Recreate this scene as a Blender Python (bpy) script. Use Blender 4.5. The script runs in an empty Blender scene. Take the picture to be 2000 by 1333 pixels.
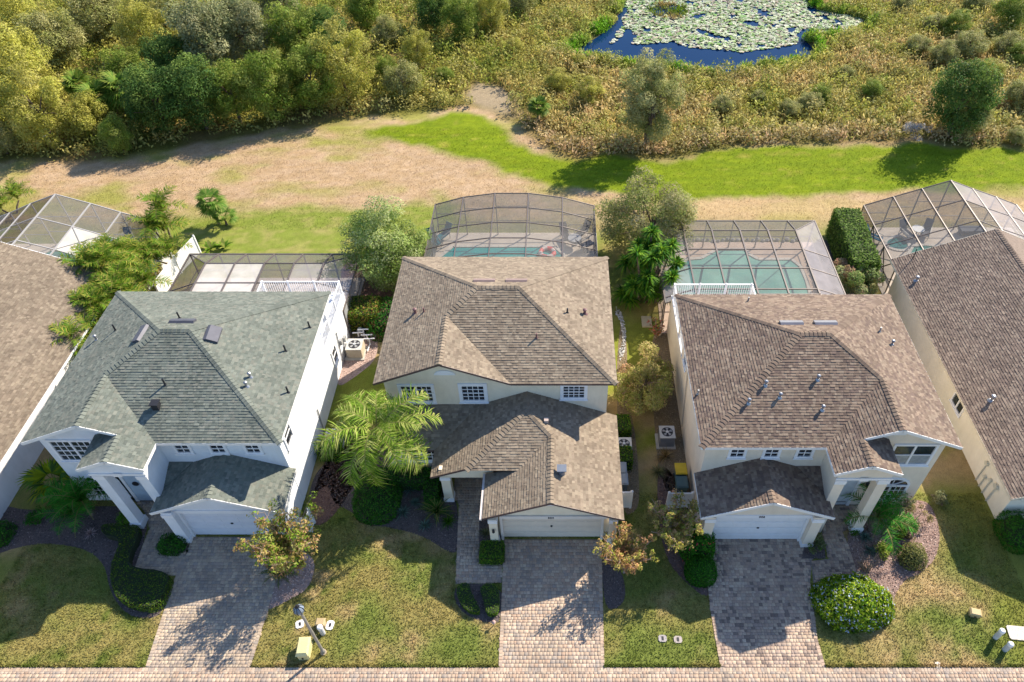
import bpy, math, random
import numpy as np
from mathutils import Vector, Matrix

# ------------------------------------------------------------------ camera, sky, sun, exposure
SC = bpy.context.scene
F, CX, CY = 1420.0, 1090.0, 666.0
PITCH = math.radians(45.4); CAMH = 33.4
cam = bpy.data.cameras.new('camera'); camo = bpy.data.objects.new('camera', cam)
SC.collection.objects.link(camo); SC.camera = camo
camo.location = (0, 0, CAMH); camo.rotation_euler = (math.pi/2 - PITCH, 0, 0)
cam.sensor_width = 36; cam.lens = F/2000*36; cam.shift_x = (1000-CX)/2000; cam.shift_y = (CY-666.5)/2000
cam.clip_end = 1000; cam.clip_start = 0.5
world = bpy.data.worlds.new('World'); SC.world = world; world.use_nodes = True
wn = world.node_tree; wn.nodes.clear()
SUN_DIR = Vector((0.92, 0.91, 1.0)).normalized()          # towards the sun
EL = math.asin(SUN_DIR.z)
sky = wn.nodes.new('ShaderNodeTexSky'); sky.sky_type = 'NISHITA'; sky.sun_disc = False
sky.ozone_density = 4.0; sky.dust_density = 0.4; sky.sun_elevation = EL; sky.sun_rotation = math.atan2(SUN_DIR.x, SUN_DIR.y)
bg = wn.nodes.new('ShaderNodeBackground'); bg.inputs[1].default_value = 0.12
wo = wn.nodes.new('ShaderNodeOutputWorld')
wn.links.new(sky.outputs[0], bg.inputs[0]); wn.links.new(bg.outputs[0], wo.inputs[0])
sd = bpy.data.lights.new('sun', 'SUN'); sd.energy = 4.9; sd.angle = math.radians(0.5); sd.color = (1.0, 0.90, 0.74)
so = bpy.data.objects.new('sun', sd); SC.collection.objects.link(so)
so.rotation_euler = SUN_DIR.to_track_quat('Z', 'Y').to_euler()
SC.view_settings.view_transform = 'Standard'; SC.view_settings.look = 'None'
SC.view_settings.gamma = 1; SC.view_settings.use_curve_mapping = False
SC.view_settings.exposure = 1.0
SC.cycles.transparent_max_bounces = 24
SC.cycles.max_bounces = 6

# ------------------------------------------------------------------ measuring helpers: photo pixel -> point of the place at a known height / plane
_s, _c = math.sin(PITCH), math.cos(PITCH)
def ray(px, py):
    u = (px-CX)/F; v = (py-CY)/F
    return u, _c-v*_s, -_s-v*_c
def W(px, py, z=0.0):
    a, b, d = ray(px, py); t = (z-CAMH)/d
    return (a*t, b*t, z)
def W2(px, py, z=0.0):
    return W(px, py, z)[:2]
def onY(px, py, Y):
    a, b, d = ray(px, py); t = Y/b
    return (a*t, Y, CAMH+d*t)
def onX(px, py, X):
    a, b, d = ray(px, py); t = X/a
    return (X, b*t, CAMH+d*t)
def onroof(px, py, zf, z=5.0):
    for _ in range(30):
        x, y, _z = W(px, py, z); z = 0.5*z+0.5*zf(x, y)
    return W(px, py, z)

# ------------------------------------------------------------------ object helpers
COL = SC.collection
def tag(o, label=None, cat=None, group=None, kind=None):
    if label: o['label'] = label
    if cat: o['category'] = cat
    if group: o['group'] = group
    if kind: o['kind'] = kind
    return o
def empty(name, loc=(0, 0, 0), rz=0.0):
    o = bpy.data.objects.new(name, None); COL.objects.link(o)
    o.location = loc; o.rotation_euler = (0, 0, rz); o.empty_display_size = 0.3
    return o
def wloc(o):
    p = Vector((0, 0, 0))
    while o is not None:
        p = p+Vector(o.location); o = o.parent
    return p
def link_mesh(name, me, parent=None, local=False):
    o = bpy.data.objects.new(name, me); COL.objects.link(o)
    if parent is not None:
        o.parent = parent
        if not local: o.location = -wloc(parent)
    return o
def np_mesh(name, V, Fc, mat, col=None, smooth=False):
    """V (n,3); Fc list of index arrays, each (m,k) ; col (nfaces,3)"""
    me = bpy.data.meshes.new(name)
    if not isinstance(Fc, (list, tuple)): Fc = [Fc]
    Fc = [np.asarray(f, dtype=np.int32) for f in Fc if len(f)]
    V = np.asarray(V, dtype=np.float32)
    me.vertices.add(len(V)); me.vertices.foreach_set('co', V.ravel())
    nl = sum(f.size for f in Fc); nf = sum(len(f) for f in Fc)
    me.loops.add(nl); me.polygons.add(nf)
    me.loops.foreach_set('vertex_index', np.concatenate([f.ravel() for f in Fc]))
    tot = np.concatenate([np.full(len(f), f.shape[1], dtype=np.int32) for f in Fc])
    st = np.concatenate([[0], np.cumsum(tot)[:-1]]).astype(np.int32)
    me.polygons.foreach_set('loop_start', st); me.polygons.foreach_set('loop_total', tot)
    if smooth: me.polygons.foreach_set('use_smooth', np.ones(nf, dtype=bool))
    me.update(calc_edges=True)
    if col is not None:
        a = me.attributes.new('col', 'FLOAT_COLOR', 'FACE')
        c = np.ones((nf, 4), dtype=np.float32); c[:, :3] = col
        a.data.foreach_set('color', c.ravel())
    if mat: me.materials.append(mat)
    return me
class MB:
    def __init__(s): s.v = []; s.f = []; s.c = []
    def poly(s, pts, col=None):
        n = len(s.v); s.v += [tuple(p) for p in pts]; s.f.append(tuple(range(n, n+len(pts)))); s.c.append(col)
    def box(s, x0, x1, y0, y1, z0, z1, col=None):
        if x0 > x1: x0, x1 = x1, x0
        if y0 > y1: y0, y1 = y1, y0
        if z0 > z1: z0, z1 = z1, z0
        n = len(s.v)
        s.v += [(x0, y0, z0), (x1, y0, z0), (x1, y1, z0), (x0, y1, z0), (x0, y0, z1), (x1, y0, z1), (x1, y1, z1), (x0, y1, z1)]
        for f in ((0, 3, 2, 1), (4, 5, 6, 7), (0, 1, 5, 4), (1, 2, 6, 5), (2, 3, 7, 6), (3, 0, 4, 7)):
            s.f.append(tuple(n+i for i in f)); s.c.append(col)
    def bar(s, p, q, w, h=None, col=None):
        """rectangular beam from p to q"""
        h = h or w; p = Vector(p); q = Vector(q); d = (q-p).normalized()
        a = d.cross(Vector((0, 0, 1)))
        if a.length < 1e-3: a = Vector((1, 0, 0))
        a.normalize(); b = a.cross(d).normalized()
        n = len(s.v)
        for e in (p, q):
            for sa, sb in ((-1, -1), (1, -1), (1, 1), (-1, 1)):
                s.v.append(tuple(e+a*sa*w/2+b*sb*h/2))
        for f in ((0, 1, 2, 3), (7, 6, 5, 4), (0, 4, 5, 1), (1, 5, 6, 2), (2, 6, 7, 3), (3, 7, 4, 0)):
            s.f.append(tuple(n+i for i in f)); s.c.append(col)
    def tube(s, pts, rad, k=8, cap=True, col=None):
        pts = [Vector(p) for p in pts]
        if not isinstance(rad, (list, tuple)): rad = [rad]*len(pts)
        n = len(s.v)
        for i, p in enumerate(pts):
            d = (pts[min(i+1, len(pts)-1)]-pts[max(i-1, 0)])
            if d.length < 1e-6: d = Vector((0, 0, 1))
            d.normalize(); a = d.cross(Vector((0.31, 0.95, 0.05)))
            a.normalize(); b = d.cross(a)
            for j in range(k):
                t = 2*math.pi*j/k
                s.v.append(tuple(p+(a*math.cos(t)+b*math.sin(t))*rad[i]))
        for i in range(len(pts)-1):
            for j in range(k):
                j2 = (j+1) % k
                s.f.append((n+i*k+j, n+i*k+j2, n+(i+1)*k+j2, n+(i+1)*k+j)); s.c.append(col)
        if cap:
            s.f.append(tuple(n+j for j in reversed(range(k)))); s.c.append(col)
            s.f.append(tuple(n+(len(pts)-1)*k+j for j in range(k))); s.c.append(col)
    def lathe(s, prof, cx=0, cy=0, k=16, col=None):
        s.tube([(cx, cy, z) for r, z in prof], [r for r, z in prof], k, col=col)
    def prism(s, pts, z0, z1, col=None):
        """polygon (xy, ccw) extruded"""
        A = sum(pts[i][0]*pts[(i+1) % len(pts)][1]-pts[(i+1) % len(pts)][0]*pts[i][1] for i in range(len(pts)))
        if A < 0: pts = pts[::-1]
        s.poly([(x, y, z1) for x, y in pts], col); s.poly([(x, y, z0) for x, y in pts[::-1]], col)
        for i in range(len(pts)):
            a, b = pts[i], pts[(i+1) % len(pts)]
            s.poly([(a[0], a[1], z0), (b[0], b[1], z0), (b[0], b[1], z1), (a[0], a[1], z1)], col)
    def mesh(s, name, mat, smooth=False):
        me = bpy.data.meshes.new(name); me.from_pydata(s.v, [], s.f)
        if any(c is not None for c in s.c):
            a = me.attributes.new('col', 'FLOAT_COLOR', 'FACE')
            a.data.foreach_set('color', np.array([(*(c or (.5, .5, .5)), 1) for c in s.c], dtype=np.float32).ravel())
        if smooth:
            me.polygons.foreach_set('use_smooth', [True]*len(me.polygons))
        me.materials.append(mat); me.update()
        return me
    def build(s, name, mat, parent=None, smooth=False, local=False):
        return link_mesh(name, s.mesh(name, mat, smooth), parent, local)

def copy_tree(o, parent=None):
    c = o.copy(); COL.objects.link(c)
    if parent is not None: c.parent = parent
    for ch in list(o.children): copy_tree(ch, c)
    return c

# ------------------------------------------------------------------ numpy noise
def _h(ix, iy, seed):
    n = (ix*374761393+iy*668265263+seed*1274126177) & 0xffffffff
    n = ((n ^ (n >> 13))*1274126177) & 0xffffffff
    return ((n ^ (n >> 16)) & 0xffff)/65535.0
def vnoise(x, y, seed=0):
    x = np.asarray(x, dtype=np.float64); y = np.asarray(y, dtype=np.float64)
    ix = np.floor(x).astype(np.int64); iy = np.floor(y).astype(np.int64)
    fx = x-ix; fy = y-iy; fx = fx*fx*(3-2*fx); fy = fy*fy*(3-2*fy)
    a = _h(ix, iy, seed); b = _h(ix+1, iy, seed); c = _h(ix, iy+1, seed); d = _h(ix+1, iy+1, seed)
    return (a*(1-fx)+b*fx)*(1-fy)+(c*(1-fx)+d*fx)*fy
def fbm(x, y, seed=0, oct=4):
    r = 0; a = 0.5; t = 0
    for i in range(oct):
        r = r+a*vnoise(x*2**i, y*2**i, seed+i*17); t += a; a *= 0.55
    return r/t
def sdpoly(x, y, poly):
    """signed distance, + inside"""
    x = np.asarray(x, dtype=np.float64); y = np.asarray(y, dtype=np.float64)
    ins = np.zeros(x.shape, bool); dm = np.full(x.shape, 1e9)
    n = len(poly)
    for i in range(n):
        x0, y0 = poly[i][:2]; x1, y1 = poly[(i+1) % n][:2]
        c = ((y0 > y) != (y1 > y))
        with np.errstate(divide='ignore', invalid='ignore'):
            xi = (x1-x0)*(y-y0)/((y1-y0) if y1 != y0 else 1e-9)+x0
        ins ^= c & (x < xi)
        ex, ey = x1-x0, y1-y0; L = ex*ex+ey*ey+1e-12
        t = np.clip(((x-x0)*ex+(y-y0)*ey)/L, 0, 1)
        dm = np.minimum(dm, np.hypot(x-x0-t*ex, y-y0-t*ey))
    return np.where(ins, dm, -dm)
def smooth_poly(pts, n=3):
    """chaikin rounding"""
    P = [tuple(p[:2]) for p in pts]
    for _ in range(n):
        Q = []
        for i in range(len(P)):
            a = P[i]; b = P[(i+1) % len(P)]
            Q.append((a[0]*.75+b[0]*.25, a[1]*.75+b[1]*.25)); Q.append((a[0]*.25+b[0]*.75, a[1]*.25+b[1]*.75))
        P = Q
    return P

# ------------------------------------------------------------------ materials
def sat(c, k=1.22):
    c = np.asarray(c, dtype=float); g = (c*np.array([.3, .6, .1])).sum(-1, keepdims=True)
    return np.clip(g+(c-g)*k, .004, 1)
def newmat(name):
    m = bpy.data.materials.new(name); m.use_nodes = True
    nt = m.node_tree; b = nt.nodes['Principled BSDF']
    return m, nt, b
def N(nt, t, **k):
    n = nt.nodes.new(t)
    for a, v in k.items():
        if a.startswith('i_'): n.inputs[int(a[2:])].default_value = v
        else: setattr(n, a, v)
    return n
def texco(nt): return N(nt, 'ShaderNodeNewGeometry').outputs['Position']
def noise(nt, scale, detail=4, rough=0.6, vec=None):
    n = N(nt, 'ShaderNodeTexNoise'); n.inputs['Scale'].default_value = scale
    n.inputs['Detail'].default_value = detail; n.inputs['Roughness'].default_value = rough
    nt.links.new(vec if vec is not None else texco(nt), n.inputs['Vector'])
    return n.outputs['Fac']
def ramp(nt, fac, stops):
    r = N(nt, 'ShaderNodeValToRGB'); e = r.color_ramp.elements
    while len(e) < len(stops): e.new(0.5)
    for i, (p, c) in enumerate(stops):
        e[i].position = p; e[i].color = (*c, 1)
    nt.links.new(fac, r.inputs[0]); return r.outputs[0]
def mixc(nt, a, b, fac, mode='MIX'):
    m = N(nt, 'ShaderNodeMix', data_type='RGBA', blend_type=mode)
    for s, v in ((m.inputs[0], fac), (m.inputs[6], a), (m.inputs[7], b)):
        if hasattr(v, 'links') or hasattr(v, 'is_output'): nt.links.new(v, s)
        elif isinstance(v, (int, float)): s.default_value = v
        else: s.default_value = (*v, 1)
    return m.outputs[2]
def maprange(nt, v, a, b, c, d):
    m = N(nt, 'ShaderNodeMapRange'); nt.links.new(v, m.inputs[0])
    for i, x in enumerate((a, b, c, d)): m.inputs[i+1].default_value = x
    return m.outputs[0]
def bump(nt, b, h, strength=0.4, dist=0.02):
    n = N(nt, 'ShaderNodeBump'); n.inputs['Strength'].default_value = strength; n.inputs['Distance'].default_value = dist
    nt.links.new(h, n.inputs['Height']); nt.links.new(n.outputs[0], b.inputs['Normal'])
def gray(nt, v, lo, hi):
    return ramp(nt, v, [(0.25, (lo,)*3), (0.75, (hi,)*3)])
_mc = {}
def plain(name, c, rough=0.6, metal=0.0, var=0.12, scale=3.0, bmp=0.0, bscale=40, spec=0.4):
    if name in _mc: return _mc[name]
    m, nt, b = newmat(name)
    f = noise(nt, scale, 5)
    g = gray(nt, f, 1-var, 1+var)
    nt.links.new(mixc(nt, c, g, 1.0, 'MULTIPLY'), b.inputs['Base Color'])
    b.inputs['Roughness'].default_value = rough; b.inputs['Metallic'].default_value = metal
    b.inputs['Specular IOR Level'].default_value = spec
    if bmp: bump(nt, b, noise(nt, bscale, 4), bmp)
    _mc[name] = m; return m
def colmat(name, rough=0.85, nscale=30, nvar=0.2, spec=0.2, bmp=0.3, bscale=60, low=None, lowvar=0.0):
    """colour per face from attribute col, with fine grain"""
    if name in _mc: return _mc[name]
    m, nt, b = newmat(name)
    a = N(nt, 'ShaderNodeAttribute', attribute_name='col')
    c = mixc(nt, a.outputs['Color'], gray(nt, noise(nt, nscale, 5, 0.7), 1-nvar, 1+nvar), 1.0, 'MULTIPLY')
    if low: c = mixc(nt, c, gray(nt, noise(nt, low, 4, 0.6), 1-lowvar, 1+lowvar), 1.0, 'MULTIPLY')
    nt.links.new(c, b.inputs['Base Color'])
    b.inputs['Roughness'].default_value = rough; b.inputs['Specular IOR Level'].default_value = spec
    if bmp: bump(nt, b, noise(nt, bscale, 3), bmp, 0.01)
    _mc[name] = m; return m
def leafmat(name='foliage', trans=0.38, gloss=0.12, rough=0.6):
    if name in _mc: return _mc[name]
    m, nt, b = newmat(name)
    a = N(nt, 'ShaderNodeAttribute', attribute_name='col')
    c = mixc(nt, a.outputs['Color'], gray(nt, noise(nt, 5, 3), 0.85, 1.15), 1.0, 'MULTIPLY')
    nt.links.new(c, b.inputs['Base Color']); b.inputs['Roughness'].default_value = rough
    b.inputs['Specular IOR Level'].default_value = gloss
    t = N(nt, 'ShaderNodeBsdfTranslucent'); nt.links.new(c, t.inputs['Color'])
    mx = N(nt, 'ShaderNodeMixShader'); mx.inputs[0].default_value = trans
    nt.links.new(b.outputs[0], mx.inputs[1]); nt.links.new(t.outputs[0], mx.inputs[2])
    nt.links.new(mx.outputs[0], nt.nodes['Material Output'].inputs[0])
    _mc[name] = m; return m
def screenmat(name, c, opac):
    m, nt, b = newmat(name)
    d = N(nt, 'ShaderNodeBsdfDiffuse'); d.inputs[0].default_value = (*c, 1)
    t = N(nt, 'ShaderNodeBsdfTransparent')
    mx = N(nt, 'ShaderNodeMixShader')
    nt.links.new(maprange(nt, noise(nt, 1.2, 4), 0.3, 0.7, opac*0.85, min(1, opac*1.15)), mx.inputs[0])
    nt.links.new(t.outputs[0], mx.inputs[1]); nt.links.new(d.outputs[0], mx.inputs[2])
    nt.links.new(mx.outputs[0], nt.nodes['Material Output'].inputs[0])
    return m
def stucco(name, c):
    if name in _mc: return _mc[name]
    m, nt, b = newmat(name)
    g = gray(nt, noise(nt, 1.3, 6, 0.65), 0.93, 1.05)
    c2 = mixc(nt, c, g, 1.0, 'MULTIPLY')
    mp = N(nt, 'ShaderNodeVectorMath', operation='MULTIPLY'); nt.links.new(texco(nt), mp.inputs[0]); mp.inputs[1].default_value = (1.6, 1.6, .5)
    c2 = mixc(nt, c2, ramp(nt, noise(nt, 1.0, 5, 0.7, mp.outputs[0]), [(.25, (.90, .90, .88)), (.6, (1, 1, 1))]), 1.0, 'MULTIPLY')
    g2 = gray(nt, noise(nt, 60, 3), 0.93, 1.05)
    nt.links.new(mixc(nt, c2, g2, 1.0, 'MULTIPLY'), b.inputs['Base Color'])
    b.inputs['Roughness'].default_value = 0.9; b.inputs['Specular IOR Level'].default_value = 0.15
    bump(nt, b, noise(nt, 45, 4), 0.35, 0.01)
    _mc[name] = m; return m
def glassmat():
    if 'glass' in _mc: return _mc['glass']
    m, nt, b = newmat('window_glass')
    nt.links.new(ramp(nt, noise(nt, 1.1, 3), [(0.35, (0.008, 0.01, 0.016)), (0.7, (0.05, 0.06, 0.075))]), b.inputs['Base Color'])
    b.inputs['Roughness'].default_value = 0.06; b.inputs['Specular IOR Level'].default_value = 0.9
    _mc['glass'] = m; return m
WHITE = plain('white_paint', (0.78, 0.78, 0.80), 0.5, var=0.05, scale=2)
BROWNTRIM = plain('brown_fascia', (0.10, 0.065, 0.06), 0.5)
CONC = plain('concrete', (0.42, 0.40, 0.36), 0.9, var=0.2, scale=2.5, bmp=0.3)
DECK = plain('pool_deck_paint', (0.62, 0.53, 0.45), 0.9, var=0.12, scale=1.6, bmp=0.2)
METALG = plain('cage_bronze', (0.15, 0.125, 0.115), 0.45, 0.3, var=0.1)
METALW = plain('cage_white', (0.42, 0.40, 0.39), 0.45, 0.2, var=0.05)
PLASTIC = plain('grey_metal', (0.33, 0.33, 0.33), 0.5, 0.3, var=0.15)
DARKM = plain('dark_metal', (0.03, 0.03, 0.035), 0.5, 0.3)
BARK = plain('bark', (0.16, 0.12, 0.09), 0.95, var=0.35, scale=9, bmp=0.6, bscale=30)
LEAF = leafmat()
# ------------------------------------------------------------------ ground
def P(*pp): return [W2(a, b) for a, b in pp]
POND = smooth_poly(P((1118, 98), (1160, 78), (1190, 55), (1215, 25), (1225, -10), (1240, -60), (1500, -75), (1640, -40), (1560, 0), (1600, 20), (1690, 32), (1680, 55), (1620, 66), (1560, 66), (1580, 88), (1585, 100), (1540, 118), (1480, 124), (1420, 136), (1370, 138), (1310, 130), (1230, 122), (1160, 108)), 2)
# bright green mown band, and the dry sandy track
GREEN = P((730, 270), (715, 252), (800, 245), (880, 222), (945, 226), (985, 262), (1040, 296), (1100, 306), (1230, 300), (1300, 316), (1400, 292), (1600, 286), (1760, 280), (2000, 290), (2300, 300), (2300, 352), (2000, 368), (1700, 378), (1500, 386), (1300, 390), (1100, 362), (1000, 340), (900, 306), (800, 284))
WILD = P((-400, 330), (0, 318), (130, 322), (260, 305), (380, 278), (520, 262), (600, 250), (720, 228), (830, 220), (900, 212), (960, 215), (1010, 248), (1060, 290), (1120, 318), (1200, 300), (1290, 312), (1400, 292), (1600, 280), (1780, 276), (1900, 290), (2100, 280), (2600, 280), (2600, -500), (-600, -500))
DIRT = P((895, 182), (925, 162), (970, 168), (1000, 195), (1005, 228), (960, 215), (918, 205))
BACKG = P((350, 420), (480, 408), (640, 402), (720, 404), (860, 398), (860, 380), (900, 400), (900, 500), (330, 520), (300, 480))
def ground_color(x, y):
    wx = x+1.1*(fbm(x*.35, y*.35, 3)-.5)*2; wy = y+1.1*(fbm(x*.35, y*.35, 9)-.5)*2
    n1 = fbm(x*.22, y*.4, 21); n2 = fbm(x*1.1, y*2.6, 31); n3 = fbm(x*3, y*3.4, 41)
    def mx(a, b, t): t = np.clip(t, 0, 1)[..., None]; return a*(1-t)+b*t
    C = lambda *c: np.array(c)
    dry = (.86+.28*fbm(x*.15, y*2.8, 77))[..., None]*mx(mx(C(.385, .275, .17), C(.44, .325, .225), (n2-.35)*2.2), C(.27, .255, .085), (n1-.47)*4)
    lawn = mx(C(.27, .23, .095), C(.165, .195, .058), (fbm(x*.45, y*.6, 51)-.33)*3)
    lawn = mx(lawn, C(.38, .29, .155), (fbm(x*.6+9, y*.6, 61)-.60)*6)
    lawn = mx(lawn, C(.12, .15, .04), (fbm(x*1.6, y*1.6, 66)-.58)*5)
    green = mx(C(.14, .19, .024), C(.19, .235, .03), (n2-.3)*2.0)
    green = mx(green, C(.26, .25, .06), (fbm(x*.8, y*1.6, 75)-.66)*5)
    green = green*(.80+.40*fbm(x*.18, y*3.2, 76))[..., None]
    wild = mx(C(.19, .14, .06), C(.13, .125, .035), (n1-.35)*3)
    base = mx(lawn, dry, (y-44.0+3*(n1-.5))/3.0)
    bg_ = sdpoly(wx, wy, BACKG); base = mx(base, mx(C(.19, .225, .055), C(.30, .27, .11), (n2-.46)*3), bg_/1.5+.5)
    # strip right behind the cages is strawy
    st = np.exp(-((y-47.5)/1.6)**2)*np.clip((x-5)/4, 0, 1); base = mx(base, C(.44, .325, .19)*np.ones_like(base), st*.8)
    g = sdpoly(wx, wy, GREEN); base = mx(base, green, g/.9+.5)
    w = sdpoly(wx, wy, WILD); base = mx(base, wild, w/1.0+.5)
    d = sdpoly(wx, wy, DIRT); base = mx(base, C(.30, .24, .165)*np.ones_like(base), d/1.2+.5)
    # right front lawn: greener toward its right, strawy middle
    sR = np.clip((x-13.2)/2, 0, 1)*np.clip((24-y)/2, 0, 1)
    base = mx(base, C(.42, .31, .175)*np.ones_like(base), sR*np.clip((fbm(x*.35, y*.5, 81)-.33)*3, 0, 1)*np.clip((20.2-x)/2, 0, 1)*.9)
    base = mx(base, C(.19, .20, .055)*np.ones_like(base), np.clip((x-19.8)/1.4, 0, 1)*np.clip((24-y)/2, 0, 1)*.8)
    # side yards between the houses
    sy = np.clip((y-21)/2, 0, 1)*np.clip((36-y)/2, 0, 1)
    base = mx(base, mx(C(.18, .20, .045), C(.34, .25, .14), (n1-.42)*5), sy*.9)
    k = (0.86+0.28*n3)[..., None]
    return sat(base*k, 1.12)
def grid_mesh(name, x0, x1, y0, y1, st, zf, colf, mat):
    xs = np.arange(x0, x1+st*.5, st); ys = np.arange(y0, y1+st*.5, st)
    X, Y = np.meshgrid(xs, ys); nx, ny = len(xs), len(ys)
    V = np.stack([X.ravel(), Y.ravel(), zf(X, Y).ravel()], 1)
    I = np.arange(nx*ny).reshape(ny, nx)
    Fq = np.stack([I[:-1, :-1].ravel(), I[:-1, 1:].ravel(), I[1:, 1:].ravel(), I[1:, :-1].ravel()], 1)
    me = np_mesh(name, V, Fq, mat, smooth=True)
    a = me.attributes.new('vcol', 'FLOAT_COLOR', 'POINT')
    c = np.ones((nx*ny, 4), np.float32); c[:, :3] = colf(X, Y).reshape(-1, 3)
    a.data.foreach_set('color', c.ravel())
    return me
gm, nt, b = newmat('ground_cover')
a = N(nt, 'ShaderNodeAttribute', attribute_name='vcol')
c = mixc(nt, a.outputs['Color'], gray(nt, noise(nt, 15, 6, 0.8), 0.55, 1.45), 1.0, 'MULTIPLY')
c = mixc(nt, c, gray(nt, noise(nt, 2.6, 4, 0.6), 0.84, 1.16), 1.0, 'MULTIPLY')
c = mixc(nt, c, (0.10, 0.14, 0.02), maprange(nt, noise(nt, 6.5, 5, 0.7), 0.56, 0.74, 0, 0.22))
nt.links.new(c, b.inputs['Base Color']); b.inputs['Roughness'].default_value = 0.95; b.inputs['Specular IOR Level'].default_value = 0.1
bump(nt, b, noise(nt, 22, 5, 0.8), 0.8, 0.05)
PSD = None
def ground_z(X, Y):
    d = sdpoly(X, Y, POND)
    wild = np.clip(sdpoly(X, Y, WILD)/4, 0, 1)
    z = wild*(fbm(X*.3, Y*.3, 5)-.5)*.35
    z = np.where(d > -2.0, z*np.clip(-d/2, 0, 1)-np.clip((d+1.2)/2.5, 0, 1)*.6, z)
    return z
def gcol2(X, Y):
    c = ground_color(X, Y); d = np.clip((sdpoly(X, Y, POND)+1.0)/1.2, 0, 1)[..., None]
    return c*(1-d)+np.array([.03, .035, .02])*d
gme = grid_mesh('ground', -78, 70, 4, 118, 0.33, ground_z, gcol2, gm)
g = link_mesh('ground', gme); tag(g, kind='structure')
mb = MB(); big = 900
def quadc(x0, x1, y0, y1, z=-0.02): mb.poly([(x0, y0, z), (x1, y0, z), (x1, y1, z), (x0, y1, z)])
quadc(-big, -78, -big, big); quadc(70, big, -big, big); quadc(-78, 70, 118, big); quadc(-78, 70, -big, 4)
tag(mb.build('terrain', plain('far_scrub', (0.13, 0.12, 0.045), 0.95, var=0.35, scale=0.3)), kind='structure')
# pond
pm, nt, b = newmat('pond_water')
b.inputs['Base Color'].default_value = (0.003, 0.022, 0.075, 1); b.inputs['Roughness'].default_value = 0.03
b.inputs['Specular IOR Level'].default_value = 0.10; bump(nt, b, noise(nt, 2.5, 3), 0.05, 0.05)
mb = MB(); xs = [p[0] for p in POND]; ys = [p[1] for p in POND]
mb.poly([(min(xs)-1, min(ys)-1, -.22), (max(xs)+1, min(ys)-1, -.22), (max(xs)+1, max(ys)+1, -.22), (min(xs)-1, max(ys)+1, -.22)])
tag(mb.build('pond_water', pm), kind='structure')

# ------------------------------------------------------------------ pavers
PAVMAT = colmat('paver_stone', 0.9, 25, 0.22, bmp=0.3, bscale=70, low=0.45, lowvar=0.16)
SAND = plain('joint_sand', (0.24, 0.20, 0.17), 0.95, var=0.2, scale=8)
WALKS = []
def paver_area(name, polys, seed, pal, z=0.012):
    """polys: list of xy polygons; bed sheet + real paver blocks"""
    rng = np.random.default_rng(seed); WALKS.extend(polys)
    mb = MB()
    for k, p in enumerate(polys): mb.prism(list(p), -0.05, 0.004+0.0015*k)
    bed = mb.build(name, SAND); tag(bed, kind='structure')
    xs = [q[0] for p in polys for q in p]; ys = [q[1] for p in polys for q in p]
    x0, x1, y0, y1 = min(xs), max(xs), min(ys), max(ys)
    # rows of 0.19 m, cells: square 0.19, half 0.095 or 0.285
    R = []
    y = y0; row = 0
    while y < y1:
        h = 0.17 if rng.random() < .75 else 0.13
        x = x0-rng.random()*.2
        while x < x1:
            w = rng.choice([0.18, 0.18, 0.24, 0.12])
            R.append((x, x+w, y, y+h)); x += w
        y += h; row += 1
    R = np.array(R); cx = (R[:, 0]+R[:, 1])/2; cy = (R[:, 2]+R[:, 3])/2
    m = np.full(len(R), -9.)
    for p in polys: m = np.maximum(m, sdpoly(cx, cy, p))
    R = R[m > 0.04]; n = len(R); g_ = 0.006; bv = 0.005
    zt = z+0.012+rng.normal(0, .0025, n)
    a, bb, c_, d_ = R[:, 0]+g_, R[:, 1]-g_, R[:, 2]+g_, R[:, 3]-g_
    z0 = np.full(n, 0.0)
    def corners(e, zz): return np.stack([np.stack([a+e, c_+e, zz], 1), np.stack([bb-e, c_+e, zz], 1), np.stack([bb-e, d_-e, zz], 1), np.stack([a+e, d_-e, zz], 1)], 1)
    V = np.concatenate([corners(0, z0), corners(0, zt-.006), corners(bv, zt)], 1).reshape(-1, 3)
    o = (np.arange(n)*12)[:, None]
    fs = [np.array([8, 9, 10, 11])]
    for L in (0, 4):
        for i in range(4): fs.append(np.array([L+i, L+(i+1) % 4, L+4+(i+1) % 4, L+4+i]))
    Fq = np.concatenate([o+f for f in fs], 0)
    pal = np.array(pal); ci = pal[rng.integers(0, len(pal), n)]*rng.uniform(.9, 1.1, (n, 1))
    ci = ci*(0.85+.3*fbm(R[:, 0]*1.1, R[:, 2]*1.1, seed))[:, None]
    me = np_mesh('paver', V, Fq, PAVMAT, col=np.tile(ci, (len(fs), 1)))
    pv = link_mesh('pavers', me, bed); tag(pv, kind='stuff')
    return bed
def border(name, path, w, pal, seed, parent, z=0.028):
    """soldier course of blocks along a line"""
    rng = random.Random(seed); mb = MB()
    for i in range(len(path)-1):
        a = Vector((*path[i], 0)); b_ = Vector((*path[i+1], 0)); L = (b_-a).length; d = (b_-a)/L; nrm = Vector((-d.y, d.x, 0))
        k = max(1, int(L/.14))
        for j in range(k):
            p = a+d*(L*j/k+.008); q = a+d*(L*(j+1)/k-.008)
            c0 = rng.choice(pal); f = rng.uniform(.88, 1.12); zz = z+rng.uniform(-.002, .002)
            pts = [p-nrm*w/2, q-nrm*w/2, q+nrm*w/2, p+nrm*w/2]
            mb.prism([(t.x, t.y) for t in pts], 0, zz, tuple(v*f for v in c0))
    o = mb.build('border_pavers', PAVMAT, parent); tag(o, kind='stuff')
PAL_M = [(0.455, 0.341, 0.253), (0.404, 0.305, 0.231), (0.48, 0.377, 0.281), (0.352, 0.275, 0.22), (0.429, 0.305, 0.225), (0.468, 0.365, 0.281), (0.34, 0.281, 0.236)]
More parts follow.
